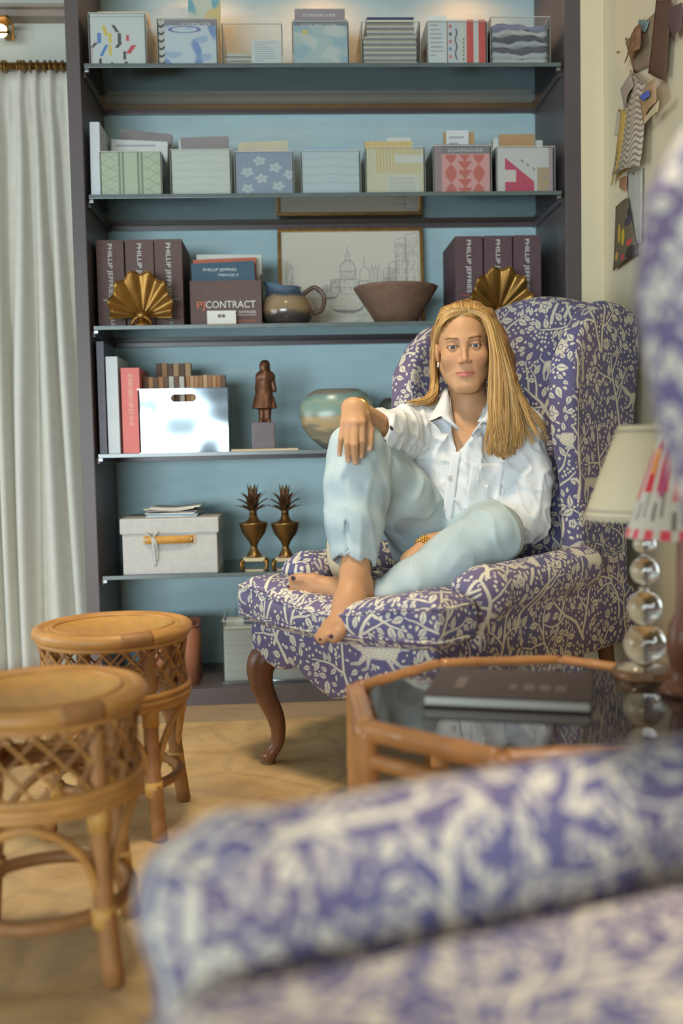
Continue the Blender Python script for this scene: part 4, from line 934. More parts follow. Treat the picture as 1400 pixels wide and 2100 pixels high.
# --- fifth shelf: lidded box, papers, urns
Z5 = ZS[4]+.006
ybx = 3.02; x0, x1 = at(253, 1175, ybx).x, at(447, 1175, ybx).x; zl = zpx(350, 1094, ybx); zt = zpx(350, 1062, ybx); dep = .24
M['linen'] = mat('pale_grey_linen', L(196, 194, 190), .9, spec=.1, var=.05, vscale=60, bump=.3, bscale=900)
t = thing('storage_box', 'pale grey linen storage box with lid and leather handle', 'box', ((x0+x1)/2, ybx+dep/2, Z5))
mk('body', box(x0, x1, ybx, ybx+dep, Z5, zl+.004, .004), M['linen'], t)
mk('lid', box(x0-.006, x1+.006, ybx-.006, ybx+dep+.006, zl, zt, .005), M['linen'], t)
M['leather'] = mat('tan_leather', L(204, 148, 70), .5, spec=.3, var=.1, vscale=40)
ha, hb = at(297, 1106, ybx), at(397, 1106, ybx); hm = (ha+hb)/2
u = np.linspace(0, 1, 17); prof = np.sin(u*PI)**.6*.012
hd = mk('handle', sheet(np.stack([np.c_[ha.x+(hb.x-ha.x)*u, ybx-.002-prof, np.full(17, hm.z+s)] for s in (-.012, .012)]), .0025), M['leather'], t, True)
for x in (ha.x+.006, hb.x-.006):
    mk('handle_tab', box(x-.011, x+.011, ybx-.0035, ybx, hm.z-.013, hm.z+.013, .001), mat('pale_leather', L(206, 172, 128), .6, var=.06), hd)
    v, f = lathe([(.005, 0), (.005, .0015), (.002, .003)], 12); mk('rivet', (np.c_[x+v[:, 0], ybx-.0035-v[:, 2], hm.z+v[:, 1]], f), M['steel_clip'], hd)
M['ribbon'] = mat_clear('sheer_ribbon', (.9, .9, .88), .5, 1.2, .3, haze=.55, hazecol=(.8, .8, .76))
rx = at(314, 1100, ybx).x; rb = []
for pts, w_ in [([(0, .014, 0), (-.014, .02, .012), (-.02, .012, .016), (-.004, .012, .004)], .006), ([(0, .014, 0), (.012, .02, .014), (.014, .013, .02), (.002, .012, .004)], .006), ([(0, .014, 0), (.002, .016, -.02), (.004, .006, -.06), (.004, .004, -.085)], .009), ([(.004, .014, 0), (.01, .015, -.018), (.012, .006, -.045), (.01, .004, -.07)], .007)]:
    P = spline([(rx+a, ybx-b, hm.z+.006+c) for a, b, c in pts], 14); rb.append(sheet(np.stack([P+np.array([-w_/2, 0, 0]), P+np.array([w_/2, .001, 0])]), .0006))
mk('ribbon', join(*rb), M['ribbon'], t, True)
zz = zt+.0005; rr = random.Random(3); names = ['sheet of white paper', 'pale blue folder', 'white brochure', 'grey brochure', 'cream letter', 'white pamphlet']
ord_ = ['lowest', 'second lowest', 'third', 'fourth', 'fifth', 'topmost']
for i in range(6):
    h = .0045; dx = rr.uniform(-.008, .01); an = rr.uniform(-.14, .14)
    P = np.array(bilin((-.075, -.08, 0), (.078, -.08, 0), (.078, .08, 0), (-.075, .08, 0), 8, 4)); P[..., 2] += .002*np.sin(P[..., 0]*40+i)*(i > 2)+(.004*np.clip(P[..., 0]*12, 0, 1)**2 if i > 3 else 0)
    c, s = math.cos(an), math.sin(an); Q = np.stack([P[..., 0]*c-P[..., 1]*s+(x0+x1)/2+.004+dx, P[..., 0]*s+P[..., 1]*c+ybx+.105, P[..., 2]+zz+h/2+(.002 if i > 2 else 0)], -1)
    tag(mk('loose_paper', sheet(Q, h*.7), (M['paper'], M['paper_blue'], M['paper'], M['paper_grey'], M['paper2'], M['paper'])[i], None), '%s on the lidded linen box, %s of the pile' % (names[i], ord_[i]), 'paper', 'papers on the linen box'); zz += h
# pineapple urns
def urn(px, yu, label):
    c = at(px, 1165, yu); k = yu/FPX; zp = lambda py: zpx(px, py, yu)
    t = thing('pineapple_urn', label, 'urn', (c.x, yu, Z5), group='brass pineapple urns')
    R = 32*k
    z0 = zp(1142); pr = [(.022, z0), (.024, z0+.003), (.021, z0+.008), (.011, zp(1125)), (.0095, zp(1118)), (.013, zp(1116)), (.014, zp(1112)), (.024, zp(1103)), (.036, zp(1092)), (.0425, zp(1078)), (.0435, zp(1075)), (.0445, zp(1073)), (.0435, zp(1071)), (.026, zp(1069)), (.016, zp(1064)), (.0115, zp(1057)), (.010, zp(1052))]
    mk('bowl', lathe([(r, z-0) for r, z in pr], 36, (c.x, yu, 0)), M['brass_dark'], t, True)
    mk('stand_top', box(c.x-.033, c.x+.033, yu-.033, yu+.033, z0-.011, z0, .002), mat('ivory_stand', L(200, 186, 150), .35, var=.08), t)
    for sx in (-1, 1):
        for sy in (-1, 1):
            x, y = c.x+sx*.033, yu+sy*.033
            mk('stand_foot', tube(spline([(x-sx*.004, y-sy*.004, z0-.008), (x+sx*.006, y+sy*.003, z0-.014), (x+sx*.004, y+sy*.002, Z5+.008), (x+sx*.002, y, Z5+.0045)], 8), [.004, .0055, .005, .0045, .005, .005, .006, .0045], 8), M['brass'], t, True)
    mk('stand_base', box(c.x-.028, c.x+.028, yu-.028, yu+.028, Z5, Z5+.004, .001), mat('ivory_base', L(196, 184, 156), .4), t)
    zc = zp(1053)
    mk('crown_core', lathe([(.012, -.004), (.011, .01), (.007, .025), (.002, .04)], 14, (c.x, yu, zc)), M['brass_dark'], t, True)
    lm = mat('bronze_leaf', L(110, 80, 56), .4, metal=.6, var=.2)
    for lev, (n, ln, out, z_) in enumerate([(8, .032, .046, .004), (8, .048, .044, .012), (7, .062, .034, .02), (4, .066, .012, .026)]):
        for i in range(n):
            a = 2*PI*i/n+lev*.4; q = np.linspace(0, 1, 7); rr_ = .006+out*q**1.3; zz_ = zc+z_+ln*q*(1-.28*q*(out > .02)) 
            P = np.c_[c.x+np.cos(a)*rr_, yu+np.sin(a)*rr_, zz_]; wd = .0074*np.sin(np.clip(q*.86+.14, 0, 1)*PI)**.8; side = np.array([-math.sin(a), math.cos(a), 0])
            P3 = np.stack([P-side*wd[:, None], P+np.array([0, 0, -.0012]), P+side*wd[:, None]])
            mk('leaf', sheet(P3, .001), lm, t, True)
urn(522, 3.06, 'brass pineapple urn nearer the linen box')
urn(587, 3.06, 'brass pineapple urn nearer the patterned chair')

# --- bottom: waste bin and acrylic document box
M['terra'] = mat('terracotta_leather', L(158, 104, 78), .55, spec=.3, var=.06, vscale=20)
c = at(352, 1425, 3.1); w2 = 60*3.1/FPX; zt = zpx(400, 1278, 3.1)
def rr_shell(cx, cy, hx, hy, z0, z1, rad, th, n=8):
    def loop(hx, hy, r): return [(cx+sx*(hx-r)+r*math.cos(q), cy+sy*(hy-r)+r*math.sin(q)) for sx, sy, a in ((1, 1, 0), (-1, 1, PI/2), (-1, -1, PI), (1, -1, 3*PI/2)) for q in np.linspace(a, a+PI/2, n)]
    A, B = loop(hx, hy, rad), loop(hx-th, hy-th, rad-th); m = len(A)
    V = [(x, y, z0) for x, y in A]+[(x, y, z1) for x, y in A]+[(x, y, z1) for x, y in B]+[(x, y, z0+th) for x, y in B]; F = [tuple(range(m-1, -1, -1)), tuple(3*m+i for i in range(m))]
    for l in range(3):
        for i in range(m): j = (i+1) % m; F.append((l*m+i, l*m+j, (l+1)*m+j, (l+1)*m+i))
    return np.array(V), F
t = thing('waste_bin', 'terracotta rounded bin on the bookcase floor behind the rattan stools', 'bin', (c.x, 3.1, ZP))
mk('body', rr_shell(c.x, 3.12, w2, .085, ZP, zt, .03, .004), M['terra'], t, True); mk('rim', tube(rr_shell(c.x, 3.12, w2, .085, ZP, zt, .03, .004)[0][32:64], .003, 6, closed=True), M['terra'], t, True)
ya = 3.04; x0, x1 = at(459, 1418, ya).x, at(646, 1418, ya).x; zt = zpx(550, 1272, ya); dep = .26
t = thing('document_box', 'clear acrylic document box with chrome foot on the bookcase floor', 'box', ((x0+x1)/2, ya+dep/2, ZP))
mk('front_wall', box(x0, x1, ya, ya+.003, ZP+.012, zt), M['acrylic'], t); mk('back_wall', box(x0, x1, ya+dep-.003, ya+dep, ZP+.012, zt), M['acrylic'], t)
for a in (x0, x1-.003): mk('side_wall', box(a, a+.003, ya+.003, ya+dep-.003, ZP+.012, zt), M['acrylic'], t)
mk('foot', box(x0-.001, x1+.001, ya-.001, ya+dep+.001, ZP, ZP+.012, .002), M['chrome'], t)
mk('rim', join(box(x0, x1, ya, ya+.003, zt, zt+.002), box(x0, x0+.003, ya+.003, ya+dep, zt, zt+.002), box(x1-.003, x1, ya+.003, ya+dep, zt, zt+.002)), M['acrylic_edge'], t)
slab('document_stack', x0+.004, x1-.004, ya+.004, ya+.09, ZP+.0125, zpx(550, 1290, ya), PR['plain'], M['paper'], 'thick white document stack at the front of the clear document box', 'papers')
slab('document_sheet', x0+.006, at(500, 1300, ya+.1).x, ya+.1, ya+.13, ZP+.0125, zpx(480, 1268, ya+.1), M['paper'], M['paper'], 'short white folder behind the thick document stack', 'papers')
slab('document_sheet', at(489, 1300, ya+.15).x, x1-.02, ya+.15, ya+.18, ZP+.0125, zpx(510, 1218, ya+.15), M['paper_blue'], M['paper'], 'tall pale folder rising out of the clear document box', 'papers')
# ------------------------------------------------------------------ toile fabric: leaves, trees, berries and running animals, drawn here
def toile(N=1200):
    r = np.random.default_rng(5); m = np.zeros((N, N), np.float32); dil = np.zeros((N, N), np.float32); shade = np.zeros((N, N), np.float32)
    def patch(x, y, R):
        ix = np.arange(int(x-R), int(x+R)+1); iy = np.arange(int(y-R), int(y+R)+1)
        return np.ix_(iy % N, ix % N), ix[None, :]-x, iy[:, None]-y
    def stamp(x, y, R, fn, test=True, gap=3.0, vein=None, tol=.03):
        sl, u, v = patch(x, y, R); d = fn(u, v); c = np.clip(.5-d, 0, 1)
        if test and (c*dil[sl]).sum() > tol*c.sum()+1: return False
        m[sl] = np.maximum(m[sl], c); dil[sl] = np.maximum(dil[sl], np.clip(.5-(d-gap), 0, 1))
        if vein is not None: m[sl] = np.minimum(m[sl], 1-vein(u, v)*c)
        return True
    def leaf(x, y, a, ln, wd, test=True, gap=1.7):
        ca, sa = math.cos(a), math.sin(a)
        def fn(u, v):
            s, t = u*ca+v*sa, -u*sa+v*ca; q = np.clip(s/ln, 0, 1); return np.maximum(np.abs(t)-wd*np.sin(PI*q**.75), np.maximum(-s, s-ln))
        def vein(u, v):
            s, t = u*ca+v*sa, -u*sa+v*ca; return np.clip(1.5-np.abs(t), 0, 1)*((s > ln*.15) & (s < ln*.78))*.8
        return stamp(x, y, ln+3, fn, test, gap, vein if wd > 5 else None)
    def disc(x, y, rr, test=True, gap=2.2): return stamp(x, y, rr+3, lambda u, v: np.hypot(u, v)-rr, test, gap)
    def stroke(pts, w0, w1, test=False, gap=2.0):
        for i in range(len(pts)-1):
            (ax, ay), (bx, by) = pts[i], pts[i+1]; t0 = i/(len(pts)-1); w_ = w0+(w1-w0)*t0; cx, cy = (ax+bx)/2, (ay+by)/2; ex, ey = bx-ax, by-ay; L2 = ex*ex+ey*ey+1e-6
            def fn(u, v):
                s = np.clip(((u+cx-ax)*ex+(v+cy-ay)*ey)/L2, 0, 1); return np.hypot(u+cx-ax-s*ex, v+cy-ay-s*ey)-w_
            stamp(cx, cy, math.sqrt(L2)/2+w_+4, fn, False, gap)
    def flower(x, y, rad, n):
        if not disc(x, y, rad*.95, True, 1) : return False
        sl, u, v = patch(x, y, rad+4); rr = np.hypot(u, v); th = np.arctan2(v, u); d = rr-rad*(.72+.28*np.abs(np.cos(th*n/2)))
        m[sl] = np.where(rr < rad*1.05, np.clip(.5-d, 0, 1), m[sl])
        lines = (np.abs(np.sin(th*n/2)) < .16) & (rr > rad*.3) & (rr < rad*.9); ringm = np.abs(rr-rad*.28) < 1.4
        m[sl] = np.where(lines | ringm, m[sl]*.2, m[sl]); return True
    def animal(x, y, s, flip, kind):
        # capsules (x0,y0,x1,y1,r0,r1), unit body length about 1, y up
        fox = [(-.42, .02, .34, .06, .13, .15), (.3, .1, .52, .24, .13, .1), (.5, .26, .74, .2, .1, .035), (.5, .32, .47, .44, .05, .015), (.57, .32, .58, .44, .05, .015), (-.38, -.02, -.62, -.26, .1, .045), (-.62, -.26, -.86, -.3, .045, .03), (-.3, -.04, -.36, -.34, .08, .035), (-.36, -.34, -.52, -.4, .035, .028), (.3, -.02, .58, -.2, .07, .035), (.58, -.2, .78, -.16, .035, .026), (.22, -.02, .4, -.3, .07, .035), (.4, -.3, .56, -.34, .035, .026), (-.48, .06, -.8, .2, .06, .1), (-.8, .2, -1.06, .34, .1, .03)]
        hound = [(-.4, .08, .2, .02, .11, .16), (.2, .04, .42, .2, .13, .07), (.42, .22, .5, .34, .07, .07), (.5, .36, .72, .3, .075, .035), (.46, .4, .36, .3, .03, .03), (-.42, .04, -.5, -.22, .1, .05), (-.5, -.22, -.44, -.46, .04, .03), (-.34, .0, -.3, -.24, .08, .045), (-.3, -.24, -.36, -.46, .04, .03), (.22, -.06, .26, -.46, .07, .03), (.3, -.04, .42, -.28, .06, .035), (.42, -.28, .36, -.44, .035, .03), (-.48, .12, -.7, .3, .035, .025), (-.7, .3, -.66, .46, .025, .02)]
        hare = [(-.3, .0, .16, .02, .19, .15), (.16, .08, .36, .24, .1, .09), (.36, .26, .5, .22, .085, .05), (.34, .32, .2, .56, .05, .03), (.4, .33, .34, .6, .045, .028), (-.3, -.08, -.06, -.24, .12, .06), (-.06, -.24, -.3, -.28, .045, .04), (.16, -.06, .3, -.26, .06, .035), (.22, -.04, .4, -.2, .05, .03), (-.46, .06, -.54, .1, .07, .06)]
        P = (fox, hound, hare)[kind]
        def fn(u, v):
            u = u/s*(-1 if flip else 1); v = v/s; d = None
            for x0, y0, x1, y1, r0, r1 in P:
                ex, ey = x1-x0, y1-y0; t = np.clip(((u-x0)*ex+(v-y0)*ey)/(ex*ex+ey*ey+1e-9), 0, 1); q = np.hypot(u-x0-t*ex, v-y0-t*ey)-(r0+t*(r1-r0)); d = q if d is None else np.minimum(d, q)
            return d*s
        def marks(u, v):
            uu = u/s*(-1 if flip else 1); vv = v/s; return ((np.sin(uu*40+vv*23)*np.sin(vv*44-uu*13) > .80)*.55+(np.abs(fn(u, v)+2.6) < .9)*.35)*1.0
        if not stamp(x, y, s*1.25, fn, True, 5, None, .05): return False
        sl, u, v = patch(x, y, s*1.25); m[sl] = np.where(fn(u, v) < -1.5, m[sl]-marks(u, v), m[sl]); return True
    for x, y, s, fl, k in [(230, 250, 128, 0, 0), (830, 180, 120, 1, 1), (560, 560, 118, 0, 2), (980, 640, 130, 1, 0), (230, 830, 125, 0, 1), (760, 960, 115, 1, 2), (1080, 960, 110, 0, 2), (560, 330, 100, 1, 0), (1090, 380, 105, 0, 1), (500, 1080, 120, 0, 0)]: animal(x, y, s*.84, fl, k)
    def tree(x, y, a, ln, w0, depth):
        n = 9; pts = [(x, y)]; aa = a
        for i in range(n): aa += r.normal()*.14; pts.append((pts[-1][0]+math.cos(aa)*ln/n, pts[-1][1]+math.sin(aa)*ln/n))
        ok = sum(dil[int(q[1]) % N, int(q[0]) % N] > .5 for q in pts[2:])
        if ok > 2: return
        stroke(pts, w0, w0*.45)
        for i in range(2, n+1):
            px, py = pts[i]; ang = math.atan2(pts[i][1]-pts[i-1][1], pts[i][0]-pts[i-1][0])
            for s in (-1, 1):
                q = r.random()
                if depth and q < .22: tree(px, py, ang+s*(.7+.3*r.random()), ln*.55, w0*.6, depth-1)
                elif q < .85:
                    l = 22+18*r.random(); b = ang+s*(.75+.35*r.random()); leaf(px+math.cos(b)*4, py+math.sin(b)*4, b, l, l*.27)
                else:
                    b = ang+s*1.1; 
                    for k in range(7): disc(px+math.cos(b)*16+r.normal()*8, py+math.sin(b)*16+r.normal()*8, 4.2)
        if r.random() < .7: flower(*[pts[-1][0]+math.cos(ang)*14, pts[-1][1]+math.sin(ang)*14], 17+8*r.random(), int(r.integers(5, 9)))
        else: leaf(*pts[-1], ang, 26, 7)
    for i in range(90): tree(r.random()*N, r.random()*N, PI/2+r.normal()*.5, 150+70*r.random(), 6, 1)
    for i in range(160): flower(r.random()*N, r.random()*N, 13+13*r.random(), int(r.integers(5, 9)))
    for i in range(5200):
        x, y, a = r.random()*N, r.random()*N, r.random()*6.28
        if dil[int(y), int(x)] > .5: continue
        l = 15+24*r.random()**1.5; q = leaf(x, y, a, l, l*.28)
        if q:
            for s in (-.75, .75): leaf(x, y, a+s, l*.8, l*.2)
    for i in range(5000):
        x, y = r.random()*N, r.random()*N
        if dil[int(y), int(x)] > .5: continue
        if r.random() < .5: disc(x, y, 2.5+2.5*r.random(), True, 2.4)
        else: leaf(x, y, r.random()*6.28, 12+6*r.random(), 3.4, True, 2.0)
    m = np.clip(m, 0, 1)[..., None]
    yy, xx = np.mgrid[0:N, 0:N]*2*PI/N; tone = (np.sin(xx*2+np.sin(yy*2))+np.sin(yy*3+1.3*np.sin(xx*2)))[..., None]*.5
    g = np.array((106, 98, 130))/255*(1+.05*tone)+np.array((.02, -.004, -.03))*tone; cr_ = np.array((214, 206, 186))/255*(1+.02*tone)
    return g*(1-m)+cr_*m
M['toile'] = mat_image('blue_toile_linen', toile(), .9, .15, bump=.15, bscale=1200, sheen=.1)
M['cab'] = mat('carved_walnut', L(112, 72, 46), .35, spec=.45, var=.2, vscale=14, aniso=(3, 3, .6))
TS = 1.05

# ------------------------------------------------------------------ wing chair (local axes: sitter faces -Y, sitter's left is +X)
CH = .008
def chair_parts():
    P = {}
    # seat base with a shaped apron
    g = SDF((-.33, -.46, .16), (.33, .52, .40), CH)
    pl = [(-.285, -.405), (-.15, -.425), (.15, -.425), (.285, -.405), (.255, .43), (-.255, .43)]
    def base(x, y, z):
        d2 = poly_sdf(x+0*y, y+0*x, pl)+.02
        fr = np.clip((-.33-y)/.05, 0, 1); low = .262-fr*(.052*np.exp(-(x/.085)**2)+.012*np.cos(x*2*PI/.19)*(np.abs(x) > .1))
        a = np.maximum(low+.015-z, z-.355+.02)
        return np.minimum(np.maximum(d2, a), 0)+np.sqrt(np.maximum(d2, 0)**2+np.maximum(a, 0)**2)-.02
    g.put(base, (-.31, -.45, .18), (.31, .45, .37)); P['seat_base'] = mk_sdf('', g, None)
    # T cushion
    g = SDF((-.36, -.50, .32), (.36, .34, .52), .007)
    pc_ = [(-.31, -.43), (-.16, -.455), (.16, -.455), (.31, -.43), (.315, -.30), (.215, -.28), (.205, .27), (-.205, .27), (-.215, -.28), (-.315, -.30)]
    def cush(x, y, z):
        d2 = poly_sdf(x+0*y, y+0*x, pc_)+.052; zc = .405; crown = -.038*np.exp(-(x/.17)**2)-.014*np.exp(-(x/.17)**2-((y+.05)/.2)**2)
        a = np.abs(z-zc-np.where(z > zc, crown, crown*.3))-.058+.048
        return np.minimum(np.maximum(d2, a), 0)+np.sqrt(np.maximum(d2, 0)**2+np.maximum(a, 0)**2)-.051+.002*wav(x, y, z, 3, 40)
    g.put(cush, (-.34, -.49, .34), (.34, .3, .49)); P['seat_cushion'] = mk_sdf('', g, None, relax=2)
    # inside back with a camel crest, leaning
    g = SDF((-.32, .10, .34), (.32, .68, 1.24), CH)
    xs = np.linspace(-.235, .235, 25); crest = [(x, 1.115+.055*math.cos(x/.235*PI/2)**1.3) for x in xs]
    bp_ = [(-.215, .36)]+[(-.233, .75)]+crest+[(.233, .75), (.215, .36)]
    def back(x, y, z):
        yc = .31+(z-.36)*.17; d2 = poly_sdf(x+0*z, z+0*x, bp_)+.04
        puff = .022*np.exp(-(x/.17)**2-((z-.62)/.2)**2)+.012*np.exp(-(x/.2)**2-((z-.95)/.15)**2)
        a = np.where(y < yc, yc-y-puff, y-yc)-.058+.04
        return (np.minimum(np.maximum(d2, a), 0)+np.sqrt(np.maximum(d2, 0)**2+np.maximum(a, 0)**2)-.042)
    g.put(back, (-.31, .15, .35), (.31, .62, 1.2)); P['backrest'] = mk_sdf('', g, None, relax=2)
    for s, nm in ((-1, 'wing_a'), (1, 'wing_b')):
        # wing: shaped panel along the side of the back
        g = SDF((-.40, -.02, .22), (.40, .70, 1.24), CH)
        wp = [(.192, .47), (.190, .58), (.174, .68), (.148, .77), (.128, .88), (.138, .965), (.185, 1.045), (.25, 1.095), (.33, 1.125), (.43, 1.125), (.50, 1.10), (.515, 1.02), (.49, .80), (.465, .45), (.45, .25), (.40, .25), (.36, .40), (.27, .47)]
        def wing(x, y, z):
            d2 = poly_sdf(y+0*z, z+0*y, wp)+.022
            fl = .012*np.clip((z-.5)/.5, 0, 1)+.012*np.clip((.3-y)/.2, 0, 1); xc = s*(.232+fl); roll = .010*np.exp(-((y-.14)/.035)**2)
            a = np.abs(x-xc)-.030-roll+.022
            return np.minimum(np.maximum(d2, a), 0)+np.sqrt(np.maximum(d2, 0)**2+np.maximum(a, 0)**2)-.022
        g.put(wing, (-.36 if s < 0 else .2, .08, .23), (-.2 if s < 0 else .36, .60, 1.16)); P[nm] = mk_sdf('', g, None)
        # arm: rolled top over a straight panel, front post
        g = SDF((-.42, -.40, .2), (.42, .50, .62), .007)
        xc = s*.272
        g.cone((xc, -.225, .446), (xc, .20, .462), .056, .05); g.cone((xc, -.25, .444), (xc, -.225, .446), .044, .056, .02)
        g.rbox((s*.256, -.09, .385), (.034, .175, .075), .02, .03)
        g.rbox((s*.260, .09, .315), (.028, .36, .075), .015, .015); g.rbox((s*.260, -.262, .385), (.036, .018, .095), .015, .02)
        g.rbox((s*.258, .2, .40), (.026, .22, .085), .015, .015)
        P['arm_a' if s < 0 else 'arm_b'] = mk_sdf('', g, None)
    return P
CP = chair_parts()
def welt(loop, z, r=.0042, dip=0):
    L_ = spline(np.array([(x, y, z) for x, y in loop+loop[:1]]), 120)[:-1]; L_[:, 2] -= dip*np.exp(-(L_[:, 0]/.17)**2); return tube(L_, r, 6, closed=True)
def front_leg(s):
    x, y = s*.245, -.365
    P_ = spline([(x, y, .285), (x+s*.022, y-.024, .245), (x+s*.018, y-.026, .19), (x-s*.002, y-.002, .11), (x-s*.003, y+.001, .055), (x+s*.010, y-.014, .022), (x+s*.016, y-.024, .008)], 26)
    R_ = np.interp(np.linspace(0, 1, 26), [0, .14, .32, .6, .78, .9, .97, 1], [.034, .037, .028, .0175, .0155, .020, .023, .012])
    return tube(P_, R_, 14)
def back_leg(s):
    return tube(spline([(s*.215, .40, .27), (s*.22, .43, .14), (s*.225, .475, .004)], 10), np.linspace(.027, .018, 10), 4)
def make_chair(label, group):
    t = thing('wing_chair', label, 'armchair', (0, 0, 0), .0001, group=group)
    for k, nm in (('seat_base', 'seat_base'), ('seat_cushion', 'seat_cushion'), ('backrest', 'backrest'), ('wing_a', 'wing'), ('wing_b', 'wing'), ('arm_a', 'arm'), ('arm_b', 'arm')):
        V, F = CP[k]; o = mk_fast(nm, V, F, M['toile'], t, True); set_uv(o, box_uv(TS, (random.random(), random.random())))
        if k == 'seat_cushion':
            lp = [(-.30, -.425), (-.16, -.447), (.16, -.447), (.30, -.425), (.305, -.308), (.212, -.285), (.20, .26), (-.20, .26), (-.212, -.285), (-.305, -.308)]
            for z, dp in ((.372, .012), (.440, .040)): w_ = mk('welt', welt(lp, z, .0042, dp), M['toile'], o, True, True); set_uv(w_, box_uv(TS))
    for s in (-1, 1):
        mk('leg', front_leg(s), M['cab'], t, True, True); mk('leg', back_leg(s), M['cab'], t, True, True)
    return t
def copy_tree(o, parent=None):
    c = o.copy(); COL.objects.link(c); c.parent = parent
    for ch in o.children: copy_tree(ch, c)
    return c
TH = math.radians(46)
CO = Vector((.378, 2.475, RUGZ))
chair1 = make_chair('blue and cream toile wing chair with walnut cabriole legs, occupied by the woman', 'toile wing chairs')
chair1.location = CO; chair1.rotation_euler = (0, 0, -TH)
chair2 = copy_tree(chair1); tag(chair2, 'blurred blue and cream toile wing chair with empty seat close to the camera')
chair2.location = (.250, .512, RUGZ); chair2.rotation_euler = (0, 0, -math.radians(71.4))
# its own fuller seat cushion
for o in list(chair2.children):
    if o.name.startswith('seat_cushion'):
        for ch in list(o.children): bpy.data.objects.remove(ch)
        bpy.data.objects.remove(o)
g = SDF((-.26, -.42, .32), (.26, .34, .56), .009); g.rbox((0, -.02, .388), (.205, .29, .044), .038)
V, F = mk_sdf('', g, None, relax=2); o = mk_fast('seat_cushion', V, F, M['toile'], chair2, True); set_uv(o, box_uv(TS, (.4, .7)))
for z in (.368, .410): set_uv(mk('welt', welt([(-.195, -.30), (0, -.303), (.195, -.30), (.195, .26), (0, .262), (-.195, .26)], z), M['toile'], o, True, True), box_uv(TS))
def c1(x, y, z):
    """point of the occupied chair's own axes -> room"""
    a = -TH; return Vector((CO.x+math.cos(a)*x-math.sin(a)*y, CO.y+math.sin(a)*x+math.cos(a)*y, CO.z+z))
# cream cushion glimpsed behind the far arm
pc0 = at(668, 1088, 2.47); g = SDF((-.09, -.07, -.02), (.09, .07, .22), .005); g.ell((0, 0, .09), (.062, .045, .095), 0)
V, F = mk_sdf('', g, None); tag(mk_fast('pillow', V+np.array([pc0.x+.062, 2.47, .425]), F, mat('cream_pillow_cloth', L(206, 190, 160), .9, spec=.1, var=.04, bump=.2, bscale=600)), 'small cream pillow tucked between her raised leg and the far chair arm', 'pillow')

# ------------------------------------------------------------------ rattan stools
M['rattan'] = mat('honey_rattan', L(188, 136, 74), .45, spec=.4, var=.18, vscale=18, aniso=(1, 1, 4))
M['rattan_dk'] = mat('brown_rattan', L(156, 110, 66), .5, spec=.35, var=.2, vscale=22)
M['cane'] = mat('woven_cane_seat', L(196, 148, 78), .5, spec=.35, var=.14, vscale=60, bump=.5, bscale=160)
def make_stool():
    t = thing('rattan_stool', 'x', 'stool', (0, 0, 0), .0001, group='round rattan stools')
    Ht = .415
    top = mk('seat', lathe([(.10, Ht-.028), (.135, Ht-.026), (.143, Ht-.016), (.142, Ht-.006), (.128, Ht-.003), (.126, Ht-.006), (.0, Ht-.004)], 56, cap=False), M['cane'], t, True, True)
    mk('seat_rim', ring((0, 0, Ht-.013), .149, .0135, 64, 12), M['rattan'], top, True, True)
    mk('rim_band', ring((0, 0, Ht-.030), .148, .0055, 64, 8), M['rattan'], top, True, True)
    mk('seat_ring', ring((0, 0, Ht-.0045), .122, .004, 56, 8), M['rattan'], top, True, True)
    # wrapped joint on the rim
    mk('wrapping', tube(np.c_[.149*np.cos(np.linspace(-1.2, -.8, 12)), .149*np.sin(np.linspace(-1.2, -.8, 12)), np.full(12, Ht-.013)], .0148, 12), M['rattan_dk'], top, True, True)
    zb, zt = .283, Ht-.034
    for k, z in enumerate((.285, .272, .262)): mk('hoop', ring((0, 0, z), (.150, .149, .146)[k], (.007, .0085, .009)[k], 56, 8), M['rattan'], t, True, True)
    mk('inner_hoop', ring((0, 0, .2685), .128, .008, 48, 8), M['rattan_dk'], t, True, True)
    n = 22
    for s in (-1, 1):
        q = np.linspace(0, 1, 8); a = s*q*.62; rr = .1475+.001*s-.012*np.sin(q*PI)*.6
        P_ = np.c_[rr*np.cos(a), rr*np.sin(a), zb+(zt-zb)*q]
        src = None
        for i in range(n):
            if src is None: src = mk('lattice_strip', tube(P_, .0046, 6, sq=(.55, 1)), M['rattan_dk'] if s > 0 else M['rattan'], t, True, True); o = src
            else: o = src.copy(); COL.objects.link(o); o.parent = t
            o.rotation_euler = (0, 0, 2*PI*i/n)
    for i in range(4):
        a = PI/4+i*PI/2; d = np.array([math.cos(a), math.sin(a), 0]); e = np.array([-math.sin(a), math.cos(a), 0])
        lg = mk('leg', tube(spline([d*.132+np.array([0, 0, Ht-.04]), d*.136+np.array([0, 0, .27]), d*.140+np.array([0, 0, .14]), d*.158+np.array([0, 0, .004])], 16), .0155, 12), M['rattan_dk'], t, True, True)
        mk('binding', tube([d*.140+np.array([0, 0, .115]), d*.142+np.array([0, 0, .086])], .0185, 12), M['cane'], lg, True, True)
        mk('binding', tube([d*.136+np.array([0, 0, .262]), d*.137+np.array([0, 0, .225])], .0175, 12), M['cane'], lg, True, True)
        b = a+PI/2; d2 = np.array([math.cos(b), math.sin(b), 0])
        mid = (d+d2)/np.linalg.norm(d+d2)
        mk('arched_brace', tube(spline([d*.141+np.array([0, 0, .11]), (d*.8+d2*.2)/np.linalg.norm(d*.8+d2*.2)*.140+np.array([0, 0, .20]), mid*.140+np.array([0, 0, .248]), (d*.2+d2*.8)/np.linalg.norm(d*.2+d2*.8)*.140+np.array([0, 0, .20]), d2*.141+np.array([0, 0, .11])], 24), .0075, 8), M['rattan'], t, True, True)
    mk('stretcher_hoop', ring((0, 0, .100), .126, .0105, 48, 10), M['rattan_dk'], t, True, True)
    return t
